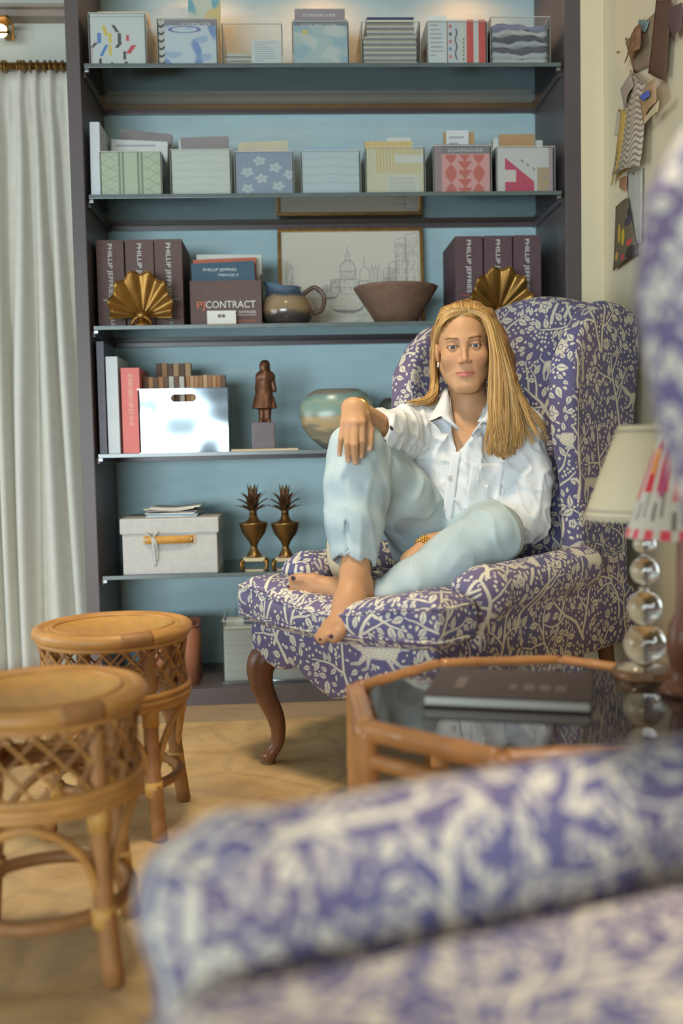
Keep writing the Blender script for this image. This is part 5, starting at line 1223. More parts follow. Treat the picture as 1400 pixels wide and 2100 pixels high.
st = make_stool(); p = at_z(231, 1277, .415+RUGZ); st.location = (p.x, p.y, RUGZ); st.rotation_euler = (0, 0, -.1); st['label'] = 'round rattan stool with lattice band, further back beside the bookcase'
s2 = copy_tree(st); p = at_z(78, 1408, .415+RUGZ); s2.location = (p.x, p.y, RUGZ); s2.rotation_euler = (0, 0, .06); s2['label'] = 'round rattan stool with lattice band, nearest the camera and cropped by the frame'

# ------------------------------------------------------------------ octagonal bamboo table with glass top
M['bamboo'] = mat('amber_bamboo', L(186, 128, 76), .3, spec=.5, var=.2, vscale=12, coat=.3)
M['smoked'] = mat('dark_table_glass', L(62, 54, 52), .04, spec=.8)
TZ = .375
TC = Vector((.372, 1.515, RUGZ)); AP = .275
t = thing('bamboo_table', 'octagonal amber bamboo side table with dark reflective glass top', 'table', TC)
oc = [(TC.x+AP/math.cos(PI/8)*math.cos(PI/8+i*PI/4), TC.y+AP/math.cos(PI/8)*math.sin(PI/8+i*PI/4)) for i in range(8)]
inn = [(TC.x+(x-TC.x)*.93, TC.y+(y-TC.y)*.93) for x, y in oc]
def xyprism(poly, z0, z1): v, f = prism(poly, 0, 1); return np.c_[v[:, 0], v[:, 2], np.where(v[:, 1] > .5, z1, z0)], f
mk('glass_top', xyprism(inn, TZ-.008, TZ), M['smoked'], t)
for i in range(8):
    a, b = np.array((*oc[i], 0)), np.array((*oc[(i+1) % 8], 0)); d = (b-a)/np.linalg.norm(b-a)
    nodes = lambda n, r: r*(1+.10*np.exp(-((np.linspace(0, 1, n)-.33)/.03)**2)+.10*np.exp(-((np.linspace(0, 1, n)-.72)/.03)**2))
    lin = lambda z, n=24: a[None]+(b-a)[None]*np.linspace(0.02, .98, n)[:, None]+np.array([0, 0, z])
    mk('top_rail', tube(lin(TZ-.007), nodes(24, .0155), 12), M['bamboo'], t, True)
    mk('lower_rail', tube(lin(TZ-.050), nodes(24, .012), 10), M['bamboo'], t, True)
    mk('foot_rail', tube(lin(.09), nodes(24, .010), 10), M['bamboo'], t, True)
    zz = np.linspace(TZ+.002, RUGZ+.002, 24); mk('leg', tube(np.c_[np.full(24, oc[i][0]), np.full(24, oc[i][1]), zz], nodes(24, .0175), 12), M['bamboo'], t, True)
# dark portfolio book on the table
M['black_cover'] = mat('black_cloth_cover', L(82, 72, 70), .55, spec=.3, var=.05)
bp0, bp1, bp2, bp3 = at_z(862, 1432, TZ+.02), at_z(1150, 1444, TZ+.02), at_z(1255, 1362, TZ+.02), at_z(912, 1372, TZ+.02)
c_ = (bp0+bp1+bp2+bp3)/4
ang = math.atan2((bp1-bp0).y, (bp1-bp0).x); hx, hy = .125, .095
t = thing('portfolio_book', 'large dark hardback book lying on the glass table', 'book', (c_.x, c_.y, TZ), ang)
mk('cover', box(-hx, hx, -hy, hy, .016, .019, .001), M['black_cover'], t, False, True); mk('cover', box(-hx, hx, -hy, hy, .001, .004, .001), M['black_cover'], t, False, True)
mk('pages', box(-hx+.003, hx-.003, -hy+.001, hy-.003, .004, .016), M['paper'], t, False, True)
for i, (x, w_) in enumerate([(-.085, .016), (.0, .012), (.022, .016), (.046, .016), (.070, .016)]):
    mk('cover_print', box(x, x+w_, -.04, -.005 if i else .03, .0190, .0193), mat('faded_cover_print', L(122, 108, 104), .6), t, False, True)

# ------------------------------------------------------------------ lamps
def ball_glass(): 
    m = mat('crystal', (1, 1, 1), 0.0, spec=.5); t = NT(m); t.b.inputs['Transmission Weight'].default_value = 1.0; t.b.inputs['IOR'].default_value = 1.5; t.b.inputs['Base Color'].default_value = (.97, .97, .95, 1); return m
M['crystal'] = ball_glass()
M['shade_cream'] = mat('cream_linen_shade', L(208, 196, 166), .8, spec=.1, var=.03, bump=.1, bscale=600)
lp = at_z(1321, 1386, TZ); LX, LY = lp.x, lp.y; k_ = LY/FPX
t = thing('crystal_lamp', 'table lamp of stacked crystal balls with a cream shade', 'lamp', (LX, LY, TZ+.0005))
zpl = lambda py: at(1321, py, LY).z
mk('base', lathe([(.052, 0), (.054, .003), (.054, .010), (.048, .014), (.046, .020), (.02, .024)], 40, (LX, LY, TZ+.0005)), M['crystal'], t, True)
def sphere(c, r, n=28, sq=1.0): return lathe([(max(.0005, r*math.sin(q)), -r*math.cos(q)*sq) for q in np.linspace(0.02, PI-.02, 16)], n, c)
for py, rp in ((1321, 44), (1247, 36), (1171, 29), (1116, 23)): mk('crystal_ball', sphere((LX, LY, zpl(py)), rp*k_), M['crystal'], t, True)
for py in (1282, 1208, 1143): mk('crystal_disc', lathe([(.006, -.004), (.010, 0), (.006, .004)], 20, (LX, LY, zpl(py))), M['crystal'], t, True)
mk('collar', lathe([(.014, 0), (.016, .003), (.012, .008)], 24, (LX, LY, zpl(1370)-.004)), M['brass'], t, True)
mk('stem', tube([(LX, LY, zpl(1093)), (LX, LY, zpl(960))], .004, 8), M['brass'], t, True)
zs0, zs1 = zpl(1062), zpl(872); R0, R1 = 124*k_, 53*k_
sh = mk('shade', lathe([(R0, zs0), (R1, zs1), (R1-.0015, zs1), (R0-.0015, zs0)], 48, (LX, LY, 0), cap=False), M['shade_cream'], t, True)
for f_ in (.03, .10, .94): mk('stitching', ring((LX, LY, zs0+(zs1-zs0)*f_), R0+(R1-R0)*f_+.0008, .0011, 60, 6), mat('grey_stitching', L(150, 146, 134), .8), sh, True)
mk('spider', tube([(LX-R1, LY, zs1-.006), (LX+R1, LY, zs1-.006)], .0012, 6), M['brass'], t)
# wooden lamp with pleated ikat shade
def pr_ikat():
    u, v = uvgrid(300); a = base_img((206, 196, 180), 300); c = (u*14) % 1; k = np.floor(u*14); j = .06*np.sin(k*2.3)
    fill(a, (np.abs(c-.5) < .34) & (v+j > .42) & (v+j < .95-np.abs(c-.5)*.3), (206, 62, 72)); fill(a, (np.abs(c-.5) < .14) & (v > .62) & (v < .86) & (k % 3 == 1), (226, 176, 74)); fill(a, (np.abs(c-.5) < .16) & (v > .4) & (v < .7) & (k % 2 == 0), (186, 96, 130))
    fill(a, (np.abs(c-.3) < .09) & (v+j > .15) & (v+j < .32), (120, 112, 100)); fill(a, (np.abs(c-.72) < .07) & (v+j > .18) & (v+j < .42), (130, 118, 106)); fill(a, (v < .09) & (np.sin(u*120) > -.2), (216, 84, 92)); return a
M['ikat'] = mat_image('red_ikat_fabric', pr_ikat(), .85)
IY = LY-.13; k2 = IY/FPX; IX = at(1400, 1300, IY).x; zi = lambda py: at(1400, py, IY).z
t = thing('wooden_lamp', 'table lamp with red ikat pleated shade and turned wooden base', 'lamp', (IX, IY, TZ+.0005))
hi_ = zi(1095)-TZ
mk('base', lathe([(.034, 0), (.036, .006), (.030, .014), (.016, .024), (.020, .045), (.026, .075), (.022, .11), (.011, .13), (.010, hi_-.02), (.006, hi_+.05)], 28, (IX, IY, TZ+.0005)), mat('red_brown_turned_wood', L(124, 78, 56), .35, spec=.4, var=.15), t, True)
zs0, zs1 = zi(1100), zi(890); R0, R1 = 116*k2, 46*k2; n = 168; V = []; F = []
for i, (z, R) in enumerate(((zs0, R0), (zs0+(zs1-zs0)*.5, (R0+R1)/2), (zs1, R1))):
    for j in range(n): a = 2*PI*j/n; q = R*(1+.025*(1 if j % 2 else -1)); V.append((IX+q*math.cos(a), IY+q*math.sin(a), z))
for i in range(2):
    for j in range(n): F.append((i*n+j, i*n+(j+1) % n, (i+1)*n+(j+1) % n, (i+1)*n+j))
sh = mk('pleated_shade', (V, F), M['ikat'], t)
set_uv(sh, lambda c, nn: np.c_[(np.arctan2(c[:, 1], c[:, 0])/(2*PI)) % 1, (c[:, 2]-(zs0-TZ))/(zs1-zs0)])

# ------------------------------------------------------------------ curtain, rod and rings
M['curtain'] = mat('cream_linen_curtain', L(208, 204, 192), .9, spec=.1, var=.03, vscale=30, bump=.2, bscale=700)
cyy = 3.42; rodz = at(60, 135, cyy).z
t = thing('curtain_rod', 'brass curtain rod above the cream curtain', 'curtain rod', (-1.2, cyy, rodz))
mk('rod', tube([(-2.2, cyy, rodz), (-.64, cyy, rodz)], .011, 14), M['brass'], t, True)
ct = thing('curtain', 'long cream linen curtain with pinch pleats beside the bookcase', 'curtain', (-1.2, cyy, 0))
zt = rodz-.018; rows = 34; X0, X1 = -1.55, -.645; n = 260
xs = np.linspace(0, 1, n); G = np.zeros((rows, n, 3))
for i in range(rows):
    s = (i/(rows-1))**1.15; z = zt-(zt-.012)*s; pin = math.exp(-((s-.055)/.03)**2)
    amp = .010+.027*min(1, s*2.2)*(1-.4*pin); w_ = xs*13+.35*np.sin(xs*9+s*1.7)+.22*np.sin(xs*23-s*2.4)
    fold = np.sin(w_*2*PI)+.35*np.sin(w_*4*PI+1.1+s*1.5)
    G[i, :, 0] = X0+(X1-X0)*xs+.012*np.cos(w_*2*PI)*min(1, s*2)+.02*s*np.sin(xs*5)*(1-xs)*4*.3; G[i, :, 1] = cyy+amp*fold*.8-.006*pin*np.sin(w_*4*PI); G[i, :, 2] = z
G[..., 0] = np.minimum(G[..., 0], -.636)
mk('cloth', sheet(G, .003), M['curtain'], ct, True)
hd_ = G[2:5].copy(); 
for i, px in enumerate((6, 12, 38, 44, 50, 64, 78, 93, 104, 115, 129)):
    x = at(px, 135, cyy).x; q = np.linspace(0, 2*PI, 20, endpoint=False)
    o = mk('curtain_ring', tube(np.c_[np.full(20, x)+.002*np.sin(q), cyy+.017*np.sin(q), rodz-.003+.019*np.cos(q)], .0026, 6, closed=True), M['brass'], None, True)
    tag(o, 'brass curtain ring on the rod, %s from the bookcase' % ['eleventh', 'tenth', 'ninth', 'eighth', 'seventh', 'sixth', 'fifth', 'fourth', 'third', 'second', 'first'][i], 'ring', 'brass curtain rings')
# brass wall lamp at the edge of the picture
p = at(2, 58, 3.40)
t = thing('wall_lamp', 'square brass wall lamp with a lit bulb above the curtain', 'lamp', (p.x, 3.42, p.z-.05)); e_ = .030
mk('frame', join(*[box(p.x+a*e_-.003, p.x+a*e_+.003, 3.40+b*e_-.003, 3.40+b*e_+.003, p.z-.028, p.z+.028) for a in (-1, 1) for b in (-1, 1)], box(p.x-e_-.003, p.x+e_+.003, 3.40-e_-.003, 3.40+e_+.003, p.z+.022, p.z+.028), box(p.x-e_-.003, p.x+e_+.003, 3.40-e_-.003, 3.40-e_+.003, p.z-.028, p.z-.022)), M['brass'], t)
mk('bulb', sphere((p.x, 3.40, p.z-.008), .02), M['bulb'], t, True)
mk('wall_mount', box(p.x-.012, p.x+.012, 3.43, 3.50, p.z+.0, p.z+.02), M['brass'], t)

# ------------------------------------------------------------------ swatches pinned to the right wall
WXR = .953
def pinned(pts, mm, label, curl=.01, name='pinned_swatch', lift=.002, cat='swatch', uv=False, m=9, n=9):
    P4 = [at_x(x, y, WXR-lift) for x, y in pts]  # a,b,c,d around
    Gd = bilin(*[tuple(q) for q in P4], m, n); u = np.linspace(0, 1, m)[:, None]; v = np.linspace(0, 1, n)[None, :]
    Gd[..., 0] -= curl*(.5*(1-np.cos(2*PI*u*.75))*(.4+.6*v)+.4*np.maximum(0, v-.6)**2*3)
    o = mk(name, sheet(Gd, .0008), mm, None, True); tag(o, label, cat, 'swatches pinned to the wall')
    if uv: set_uv(o, lambda c, nn: np.c_[(c[:, 1]-c[:, 1].min())/(np.ptp(c[:, 1])+1e-9), (c[:, 2]-c[:, 2].min())/(np.ptp(c[:, 2])+1e-9)])
    return o
sw = lambda n_, c, c2=None, **k: mat(n_, L(*c), .85, spec=.1, var=.08, vscale=k.get('vs', 30), col2=L(*c2) if c2 else None, bump=k.get('b', .1), bscale=200, aniso=k.get('an'))
pinned([(1282, 86), (1350, 20), (1372, 120), (1300, 150)], sw('taupe_swatch', (158, 136, 110)), 'large taupe swatch pinned high on the cream wall', .006)
pinned([(1345, 0), (1378, 0), (1368, 165), (1330, 150)], sw('dark_wood_swatch', (110, 82, 68)), 'dark brown strip of veneer pinned near the top of the wall', .008, lift=.012)
pinned([(1294, 70), (1316, 48), (1322, 100), (1282, 130)], sw('brown_marbled_swatch', (118, 88, 72), (160, 120, 84), vs=60), 'marbled brown swatch with a curled white edge', .02, lift=.02)
pinned([(1310, 40), (1332, 44), (1326, 66), (1306, 58)], sw('teal_scrap', (128, 150, 150)), 'small teal scrap peeking behind the marbled brown swatch', .006, lift=.008)
pinned([(1360, 26), (1400, 5), (1402, 60), (1382, 86)], sw('plum_swatch', (112, 88, 88)), 'plum brown swatch with pale border at the top right of the wall', .01, lift=.015)
pinned([(1272, 182), (1294, 152), (1303, 176), (1280, 222)], sw('grey_diamond', (176, 160, 146)), 'pale grey diamond-shaped swatch over the textured strip', .008, lift=.022)
def pr_zig():
    u, v = uvgrid(200); a = base_img((196, 184, 162), 200); fill(a, np.sin(v*120+3*np.sin(u*26)+wav(u, v, 0*u, 2, 20)*1.2) > .35, (140, 124, 110)); return a
pinned([(1292, 142), (1330, 175), (1326, 340), (1258, 360)], mat_image('textured_weave', pr_zig(), .9), 'long curved swatch of cream and brown rippled weave', .028, lift=.012, uv=True, m=13, n=7)
pinned([(1273, 225), (1292, 228), (1290, 330), (1254, 382)], sw('mustard_swatch', (212, 172, 96)), 'mustard yellow strip curling out beside the rippled weave', .016, lift=.008)
pinned([(1266, 228), (1278, 224), (1270, 275), (1260, 278)], sw('pale_cream_scrap', (206, 196, 172)), 'pale cream scrap left of the mustard strip', .004, lift=.004)
pinned([(1310, 200), (1344, 160), (1352, 208), (1320, 252)], sw('tan_photo', (176, 140, 104), (196, 164, 126), vs=25), 'tan diamond-shaped card overlapping the rippled weave', .012, lift=.03)
pinned([(1310, 198), (1330, 184), (1332, 198), (1318, 208)], sw('blue_chip', (92, 112, 186)), 'bright blue paint chip on the tan card', .002, lift=.044)
pinned([(1318, 246), (1352, 205), (1350, 228), (1320, 256)], sw('cream_band', (206, 188, 150)), 'narrow cream strip along the lower edge of the tan card', .004, lift=.047)
pinned([(1286, 352), (1318, 345), (1318, 500), (1290, 498)], sw('pale_grey_sheet', (196, 190, 178)), 'tall pale grey sheet under the rippled weave', .006, lift=.004)
pinned([(1270, 366), (1286, 360), (1286, 392), (1270, 384)], sw('copper_swatch', (172, 128, 92)), 'small copper swatch below the mustard strip', .006, lift=.006)
def pr_toucan():
    u, v = uvgrid(200); a = base_img((116, 104, 80), 200)
    for x, y, rx, ry, c in [(.72, .52, .07, .15, (222, 176, 58)), (.52, .42, .07, .13, (216, 182, 60)), (.28, .28, .09, .05, (206, 84, 82)), (.5, .1, .08, .06, (206, 84, 82)), (.3, .75, .09, .12, (66, 58, 64)), (.35, .62, .12, .07, (80, 70, 78)), (.85, .2, .09, .07, (206, 160, 84)), (.2, .12, .16, .1, (70, 62, 58))]: fill(a, ((u-x)/rx)**2+((v-y)/ry)**2 < 1, c)
    return a
pinned([(1262, 424), (1288, 405), (1312, 520), (1258, 556)], mat_image('olive_print', pr_toucan(), .8), 'olive print with yellow red and black spots pinned low on the wall', .012, lift=.01, uv=True)
for i, (x, y, w_) in enumerate([(1286, 80, 'marbled brown swatch'), (1272, 226, 'mustard strip'), (1302, 356, 'tall pale grey sheet'), (1269, 107, 'bare wall below the marbled swatch')]):
    p = at_x(x, y, WXR-.004); v, f = lathe([(.001, 0), (.001, .004), (.0035, .006), (.003, .009)], 10)
    tag(mk('push_pin', (np.c_[p.x-v[:, 2]+.003, p.y+v[:, 0], p.z+v[:, 1]], f), M['brass'], None, True), 'brass push pin at the '+w_, 'pin', 'brass push pins')
# ------------------------------------------------------------------ the woman in the chair
M['skin'] = mat_attr('skin', .48, .35, sub=.12, bump=.04, bscale=500)
M['shirt'] = mat('white_cotton_voile', L(222, 226, 230), .75, spec=.2, var=.02, vscale=30, bump=.12, bscale=420)
M['denim'] = mat('pale_washed_denim', L(172, 190, 197), .85, spec=.15, var=.07, vscale=14, bump=.2, bscale=800, col2=L(190, 203, 205))
M['denim_seam'] = mat('denim_seam', L(128, 156, 176), .85, spec=.15, var=.06)
M['hair'] = mat_attr('blonde_hair', .42, .5)
SKIN = np.array(L(197, 150, 111)); 
pel = at(925, 1105, 2.60)
woman = thing('person', 'blonde woman in white shirt and pale jeans seated barefoot in the patterned chair', 'person', (pel.x, pel.y, .42))
A3 = lambda px, py, Y: np.array(at(px, py, Y))

# --- head (local axes: x image right, y away from the viewer, z up; origin between the eyes)
HO = A3(951, 709, 2.50)
dv = HO-np.array([0, 0, CAM_H]); dv /= np.linalg.norm(dv); rt = np.cross(dv, [0, 0, 1.0]); rt /= np.linalg.norm(rt); upv = np.cross(rt, dv)
ro_ = math.radians(2.6); rt2 = rt*math.cos(ro_)+upv*math.sin(ro_); up2 = upv*math.cos(ro_)-rt*math.sin(ro_)
HM = np.eye(4); HM[:3, 0] = rt2; HM[:3, 1] = dv; HM[:3, 2] = up2; HM[:3, 3] = HO
g = SDF((-.19, -.11, -.34), (.19, .15, .13), .0018)
g.ell((0, .022, .030), (.065, .085, .070))
g.ell((0, -.010, -.036), (.057, .054, .074), .03)
g.cone((0, -.034, -.076), (0, -.044, -.098), .030, .016, .03)
for s in (-1, 1):
    g.cone((s*.049, .012, -.052), (s*.019, -.043, -.097), .014, .0135, .025)
    g.ell((s*.035, -.040, -.028), (.022, .019, .018), .02)
g.cone((-.028, -.0565, .015), (.028, -.0565, .015), .007, .007, .016)
for s in (-1, 1): g.ell((s*.0277, -.069, -.001), (.0165, .0125, .0105), .012, 's')
g.cone((0, -.0605, .008), (0, -.0785, -.030), .0048, .0066, .011); g.ell((0, -.0785, -.0345), (.0082, .0078, .0072), .005)
for s in (-1, 1):
    g.ell((s*.0098, -.0690, -.0375), (.0062, .0075, .0055), .006); g.ell((s*.0048, -.0755, -.0425), (.0024, .003, .002), .002, 's')
    g.ell((s*.0277, -.0530, -.001), (.0126, .0122, .0118), .004)
    g.ell((s*.0277, -.0665, -.0016), (.0118, .010, .0035), .0012, 's')
for z, d_, r_ in ((-.0622, 0, .0040), (-.0712, 0, .0050)):
    c_ = [(-.0228, -.0550, -.0650), (-.011, -.0625, z+.0004), (0, -.0648, z), (.011, -.0625, z+.0004), (.0228, -.0550, -.0650)]
    g.chain(c_, [.0022, r_, r_+.0003, r_, .0022], .004)
g.chain([(-.0235, -.0585, -.0660), (-.012, -.0672, -.0664), (0, -.0698, -.0672), (.012, -.0672, -.0664), (.0235, -.0585, -.0660)], [.0008, .0012, .0013, .0012, .0008], .0015, None, 's')
for s in (-1, 1): g.ell((s*.0675, .008, -.014), (.0062, .015, .026), .004)
g.cone((0, .030, -.055), (0, .040, -.18), .046, .049, .02)
for s in (-1, 1):
    g.cone((0, .05, -.165), (s*.14, .055, -.225), .042, .034, .03); g.cone((s*.010, -.004, -.205), (s*.10, .015, -.19), .0075, .007, .014)
g.ell((0, .07, -.29), (.155, .082, .12), .03); g.cone((0, -.004, -.20), (0, -.014, -.30), .02, .03, .03)
V, F = mk_sdf('', g, None, relax=1)
# colour of the face itself: lips, brows, lash line, blush
x, y, z = V.T; C = np.tile(SKIN, (len(V), 1)); front = y < -.035
def tint(w_, col): 
    global C
    w_ = np.clip(w_, 0, 1)[:, None]; C = C*(1-w_)+w_*np.array(col)
tint(.30*np.exp(-((np.abs(x)-.036)/.016)**2-((z+.036)/.016)**2)*front, L(206, 128, 104)); tint(.22*np.exp(-(x/.012)**2-((z+.034)/.012)**2)*front, L(206, 128, 104))
lipz = np.where(z > -.067, (z+.067)/(.0072-.10*np.abs(x)*1.6), (-.067-z)/(.0098-.16*np.abs(x)*1.4)); tint(((1.08-lipz)*6)*(np.abs(x) < .0232)*front*(np.abs(z+.067) < .013)*.75, L(200, 122, 108))
tint(np.clip(1.3-np.abs(z+.0671)/.0011, 0, 1)*(np.abs(x) < .0215)*front*.55, L(126, 66, 60))
ax_ = np.abs(x); bz = .0165+.0035*np.sin(np.clip((ax_-.012)/.034, 0, 1)*2.4); tint(np.clip(1.35-np.abs(z-bz)/(.0030-.045*np.clip(ax_-.02, 0, .03)), 0, 1)*(ax_ > .0115)*(ax_ < .046)*front*.95, L(104, 74, 52))
ex = (ax_-.0277)/.0132; ez = (z+.0016)/.0048; er = np.sqrt(ex**2+ez**2); tint(np.clip(1-np.abs(er-1.0)/.36, 0, 1)*front*(z > -.003)*.95, L(70, 50, 44)); tint(np.clip(1-np.abs(er-.95)/.2, 0, 1)*front*(z <= -.003)*.35, L(120, 84, 68))
tint(.30*np.exp(-((ax_-.030)/.016)**2-((z-.0075)/.005)**2)*front, L(158, 112, 88))
HV, HF, HC = xf((V, None), HM)[0], F, C
# --- right hand hanging over the knee
hand = {'little': [(705, 866, 2.196), (699, 900, 2.188), (696, 932, 2.196)], 'ring': [(716, 868, 2.188), (712, 910, 2.176), (714, 944, 2.186)], 'middle': [(728, 868, 2.184), (727, 912, 2.170), (728, 948, 2.182)], 'index': [(741, 866, 2.188), (742, 905, 2.180), (740, 935, 2.190)]}
W0 = A3(725, 838, 2.215)
lo = A3(650, 970, 2.12); hi = A3(830, 800, 2.42)
g = SDF(np.minimum(lo, hi)-[0, .02, 0], np.maximum(lo, hi)+[.02, 0, .02], .0021)
nails = []
g.cone(A3(800, 892, 2.38), W0, .036, .0245)
for nm, P_ in hand.items():
    k = A3(*P_[0]); m = A3(*P_[1]); e = A3(*P_[2]); rr = {'little': .0068, 'ring': .0078, 'middle': .0082, 'index': .0080}[nm]
    g.cone(W0+np.array([(k-W0)[0]*.35, 0, 0]), k, .0185, rr+.0022, .010)
    g.cone(k, m, rr+.001, rr, .0035); g.cone(m, e, rr, rr*.82, .0015)
    nails.append((e, (e-m)/np.linalg.norm(e-m), rr))
tb = [A3(745, 852, 2.215), A3(759, 884, 2.215), A3(757, 920, 2.20)]; g.cone(W0, tb[0], .018, .013, .012); g.chain(tb, [.012, .0092, .0072], .003, .008); nails.append((tb[2], (tb[2]-tb[1])/np.linalg.norm(tb[2]-tb[1]), .0075))
V1, F1 = mk_sdf('', g, None); C1 = np.tile(SKIN, (len(V1), 1))
for e, d_, rr in nails:
    c_ = e+np.array([-.0, -rr*.75, 0])+d_*rr*.2; q = V1-c_; a_ = q@d_; w_ = np.clip(1.4-np.sqrt((a_/.0052)**2+(q[:, 0]/.0042)**2+(q[:, 1]/.005)**2), 0, 1)[:, None]; C1 = C1*(1-w_*.8)+w_*.8*np.array(L(232, 190, 168))
for nm, P_ in hand.items():
    k = A3(*P_[0]); q = np.linalg.norm(V1-k-np.array([0, -.008, 0]), axis=1); w_ = np.clip(1-q/.010, 0, 1)[:, None]*.25; C1 = C1*(1-w_)+w_*np.array(L(206, 132, 104))
# --- feet
def foot_mesh(lo, hi, build, nailpts):
    g = SDF(np.minimum(lo, hi), np.maximum(lo, hi), .0024); build(g); V, F = mk_sdf('', g, None); C = np.tile(SKIN*np.array([.97, .92, .88]), (len(V), 1))
    for c_, r_, ax in nailpts:
        q = V-c_; w_ = np.clip((1.25-np.sqrt((q[:, 0]/r_[0])**2+(q[:, 1]/.012)**2+(q[:, 2]/r_[1])**2))*3, 0, 1)[:, None]; C = C*(1-w_)+w_*np.array(L(58, 30, 48))
    return V, F, C
def right_foot(g):
    g.cone(A3(735, 1090, 2.235), A3(727, 1172, 2.205), .040, .0305); g.cone(A3(727, 1172, 2.205), A3(716, 1236, 2.172), .0305, .033, .015); g.cone(A3(748, 1232, 2.222), A3(742, 1200, 2.212), .024, .026, .02)
    g.cone(A3(716, 1236, 2.172), A3(694, 1283, 2.138), .033, .026, .02); g.cone(A3(674, 1288, 2.14), A3(708, 1281, 2.132), .017, .020, .018)
    for P_, r0, r1 in [([(706, 1284, 2.124), (694, 1299, 2.112), (685, 1309, 2.110)], .0150, .0115), ([(686, 1290, 2.122), (670, 1305, 2.112), (660, 1314, 2.112)], .0105, .0085), ([(676, 1288, 2.130), (662, 1302, 2.122), (654, 1311, 2.122)], .0095, .0075), ([(668, 1286, 2.14), (656, 1299, 2.134), (650, 1306, 2.134)], .0085, .007)]:
        g.chain([A3(*q) for q in P_], [r0, r0*.92, r1], .003, .006)
RV, RF, RC = foot_mesh(A3(620, 1345, 2.06)-[0.02, .02, 0], A3(800, 1070, 2.30), right_foot, [(A3(679, 1306, 2.100), (.0048, .0045), 0), (A3(656, 1312, 2.104), (.0034, .0032), 0)])
def left_foot(g):
    g.cone(A3(840, 1200, 2.25), A3(775, 1222, 2.245), .038, .032); g.cone(A3(788, 1236, 2.245), A3(765, 1232, 2.25), .026, .030, .02); g.cone(A3(775, 1224, 2.245), A3(712, 1212, 2.262), .032, .031, .02); g.cone(A3(712, 1212, 2.262), A3(650, 1202, 2.282), .031, .024, .02)
    g.cone(A3(640, 1192, 2.282), A3(648, 1222, 2.282), .018, .014, .016)
    for P_, r0, r1 in [([(640, 1190, 2.280), (618, 1187, 2.284), (602, 1188, 2.284)], .0150, .0120), ([(634, 1203, 2.282), (610, 1203, 2.284), (596, 1204, 2.284)], .0095, .0080), ([(636, 1212, 2.282), (614, 1212, 2.284), (600, 1213, 2.284)], .0088, .0076), ([(638, 1220, 2.284), (620, 1220, 2.284), (608, 1220, 2.284)], .0082, .0070), ([(642, 1228, 2.286), (626, 1227, 2.286), (616, 1227, 2.286)], .0078, .0066)]:
        g.chain([A3(*q) for q in P_], [r0, r0*.9, r1], .003, .006)
LV, LF, LC = foot_mesh(A3(570, 1265, 2.20), A3(850, 1160, 2.34), left_foot, [(A3(601, 1186, 2.272), (.0056, .0056), 0), (A3(591, 1203, 2.280), (.004, .0034), 0), (A3(595, 1213, 2.278), (.004, .0032), 0), (A3(604, 1221, 2.278), (.004, .003), 0), (A3(613, 1228, 2.279), (.004, .003), 0)])
# --- the rest of the body, slim enough to stay inside the clothes
jt = dict(hipR=A3(882, 1100, 2.57), hipL=A3(985, 1100, 2.61), kneeR=A3(735, 915, 2.290), kneeL=A3(1012, 1098, 2.31), ankR=A3(728, 1150, 2.215), ankL=A3(800, 1215, 2.248), chest=A3(955, 925, 2.56), waist=A3(915, 1040, 2.57), shR=A3(860, 868, 2.56), shL=A3(1058, 876, 2.54), elR=A3(800, 892, 2.38), elL=A3(1080, 1062, 2.46), wrL=A3(884, 1116, 2.345), haL=A3(838, 1150, 2.31))
allp = np.array(list(jt.values())); g = SDF(allp.min(0)-.14, allp.max(0)+.14, .0065)
g.cone(jt['chest'], jt['waist'], .085, .08); g.ell(np.array(pel), (.13, .10, .09), .04); g.cone(jt['shR'], jt['shL'], .035, .035, .05); g.cone(jt['chest'], A3(957, 850, 2.56), .07, .05, .03)
for s in 'RL': g.cone(np.array(pel), jt['hip'+s], .07, .07, .03); g.cone(jt['hip'+s], jt['knee'+s], .066, .047, .02); g.cone(jt['knee'+s], jt['ank'+s], .046, .032, .01); g.cone(jt['sh'+s], jt['el'+s], .04, .033, .02)
g.cone(jt['elL'], jt['wrL'], .033, .024, .01); g.cone(jt['wrL'], jt['haL'], .024, .022, .01)
BV, BF = mk_sdf('', g, None); BC = np.tile(SKIN, (len(BV), 1))
def cat(parts):
    V = []; F = []; C = []; n = 0
    for v, f, c in parts: V.append(v); F.append(np.asarray(f)+n); C.append(c); n += len(v)
    return np.vstack(V), np.vstack(F), np.vstack(C)
V, F, C = cat([(BV, BF, BC), (HV, HF, HC), (V1, F1, C1), (RV, RF, RC), (LV, LF, LC)])
body = mk_fast('body', V, F, M['skin'], woman); set_color(body, C)
# eyes
for s in (-1, 1):
    v, f = lathe([(max(.0001, .0112*math.sin(q)), -.0112*math.cos(q)) for q in np.linspace(0, PI, 40)], 40); loc_ = np.c_[v[:, 0], -v[:, 2], v[:, 1]]
    r = np.hypot(loc_[:, 0]+.0006*s*0, loc_[:, 2]+.0002); c = np.tile(np.array(L(196, 188, 184)), (len(v), 1)); fr = loc_[:, 1] < 0
    c[fr & (r < .0054)] = L(84, 92, 104); c[fr & (r < .0055) & (r > .0046)] = L(46, 50, 62); c[fr & (r < .0026)] = (.006, .006, .008)
    e = mk('eye', xf((loc_+np.array([s*.0277, -.0530, -.001]), f), HM), mat_attr('eye_gloss', .08, .5), woman, True); set_color(e, c)
# earring
ep = xf((np.array([[-.0665, .002, -.040]]), None), HM)[0][0]
mk('earring', join(sphere(ep, .0034, 12), sphere(ep+np.array([-.001, -.001, -.006]), .0028, 12)), mat('pearl', L(226, 220, 206), .2, spec=.6), woman, True)

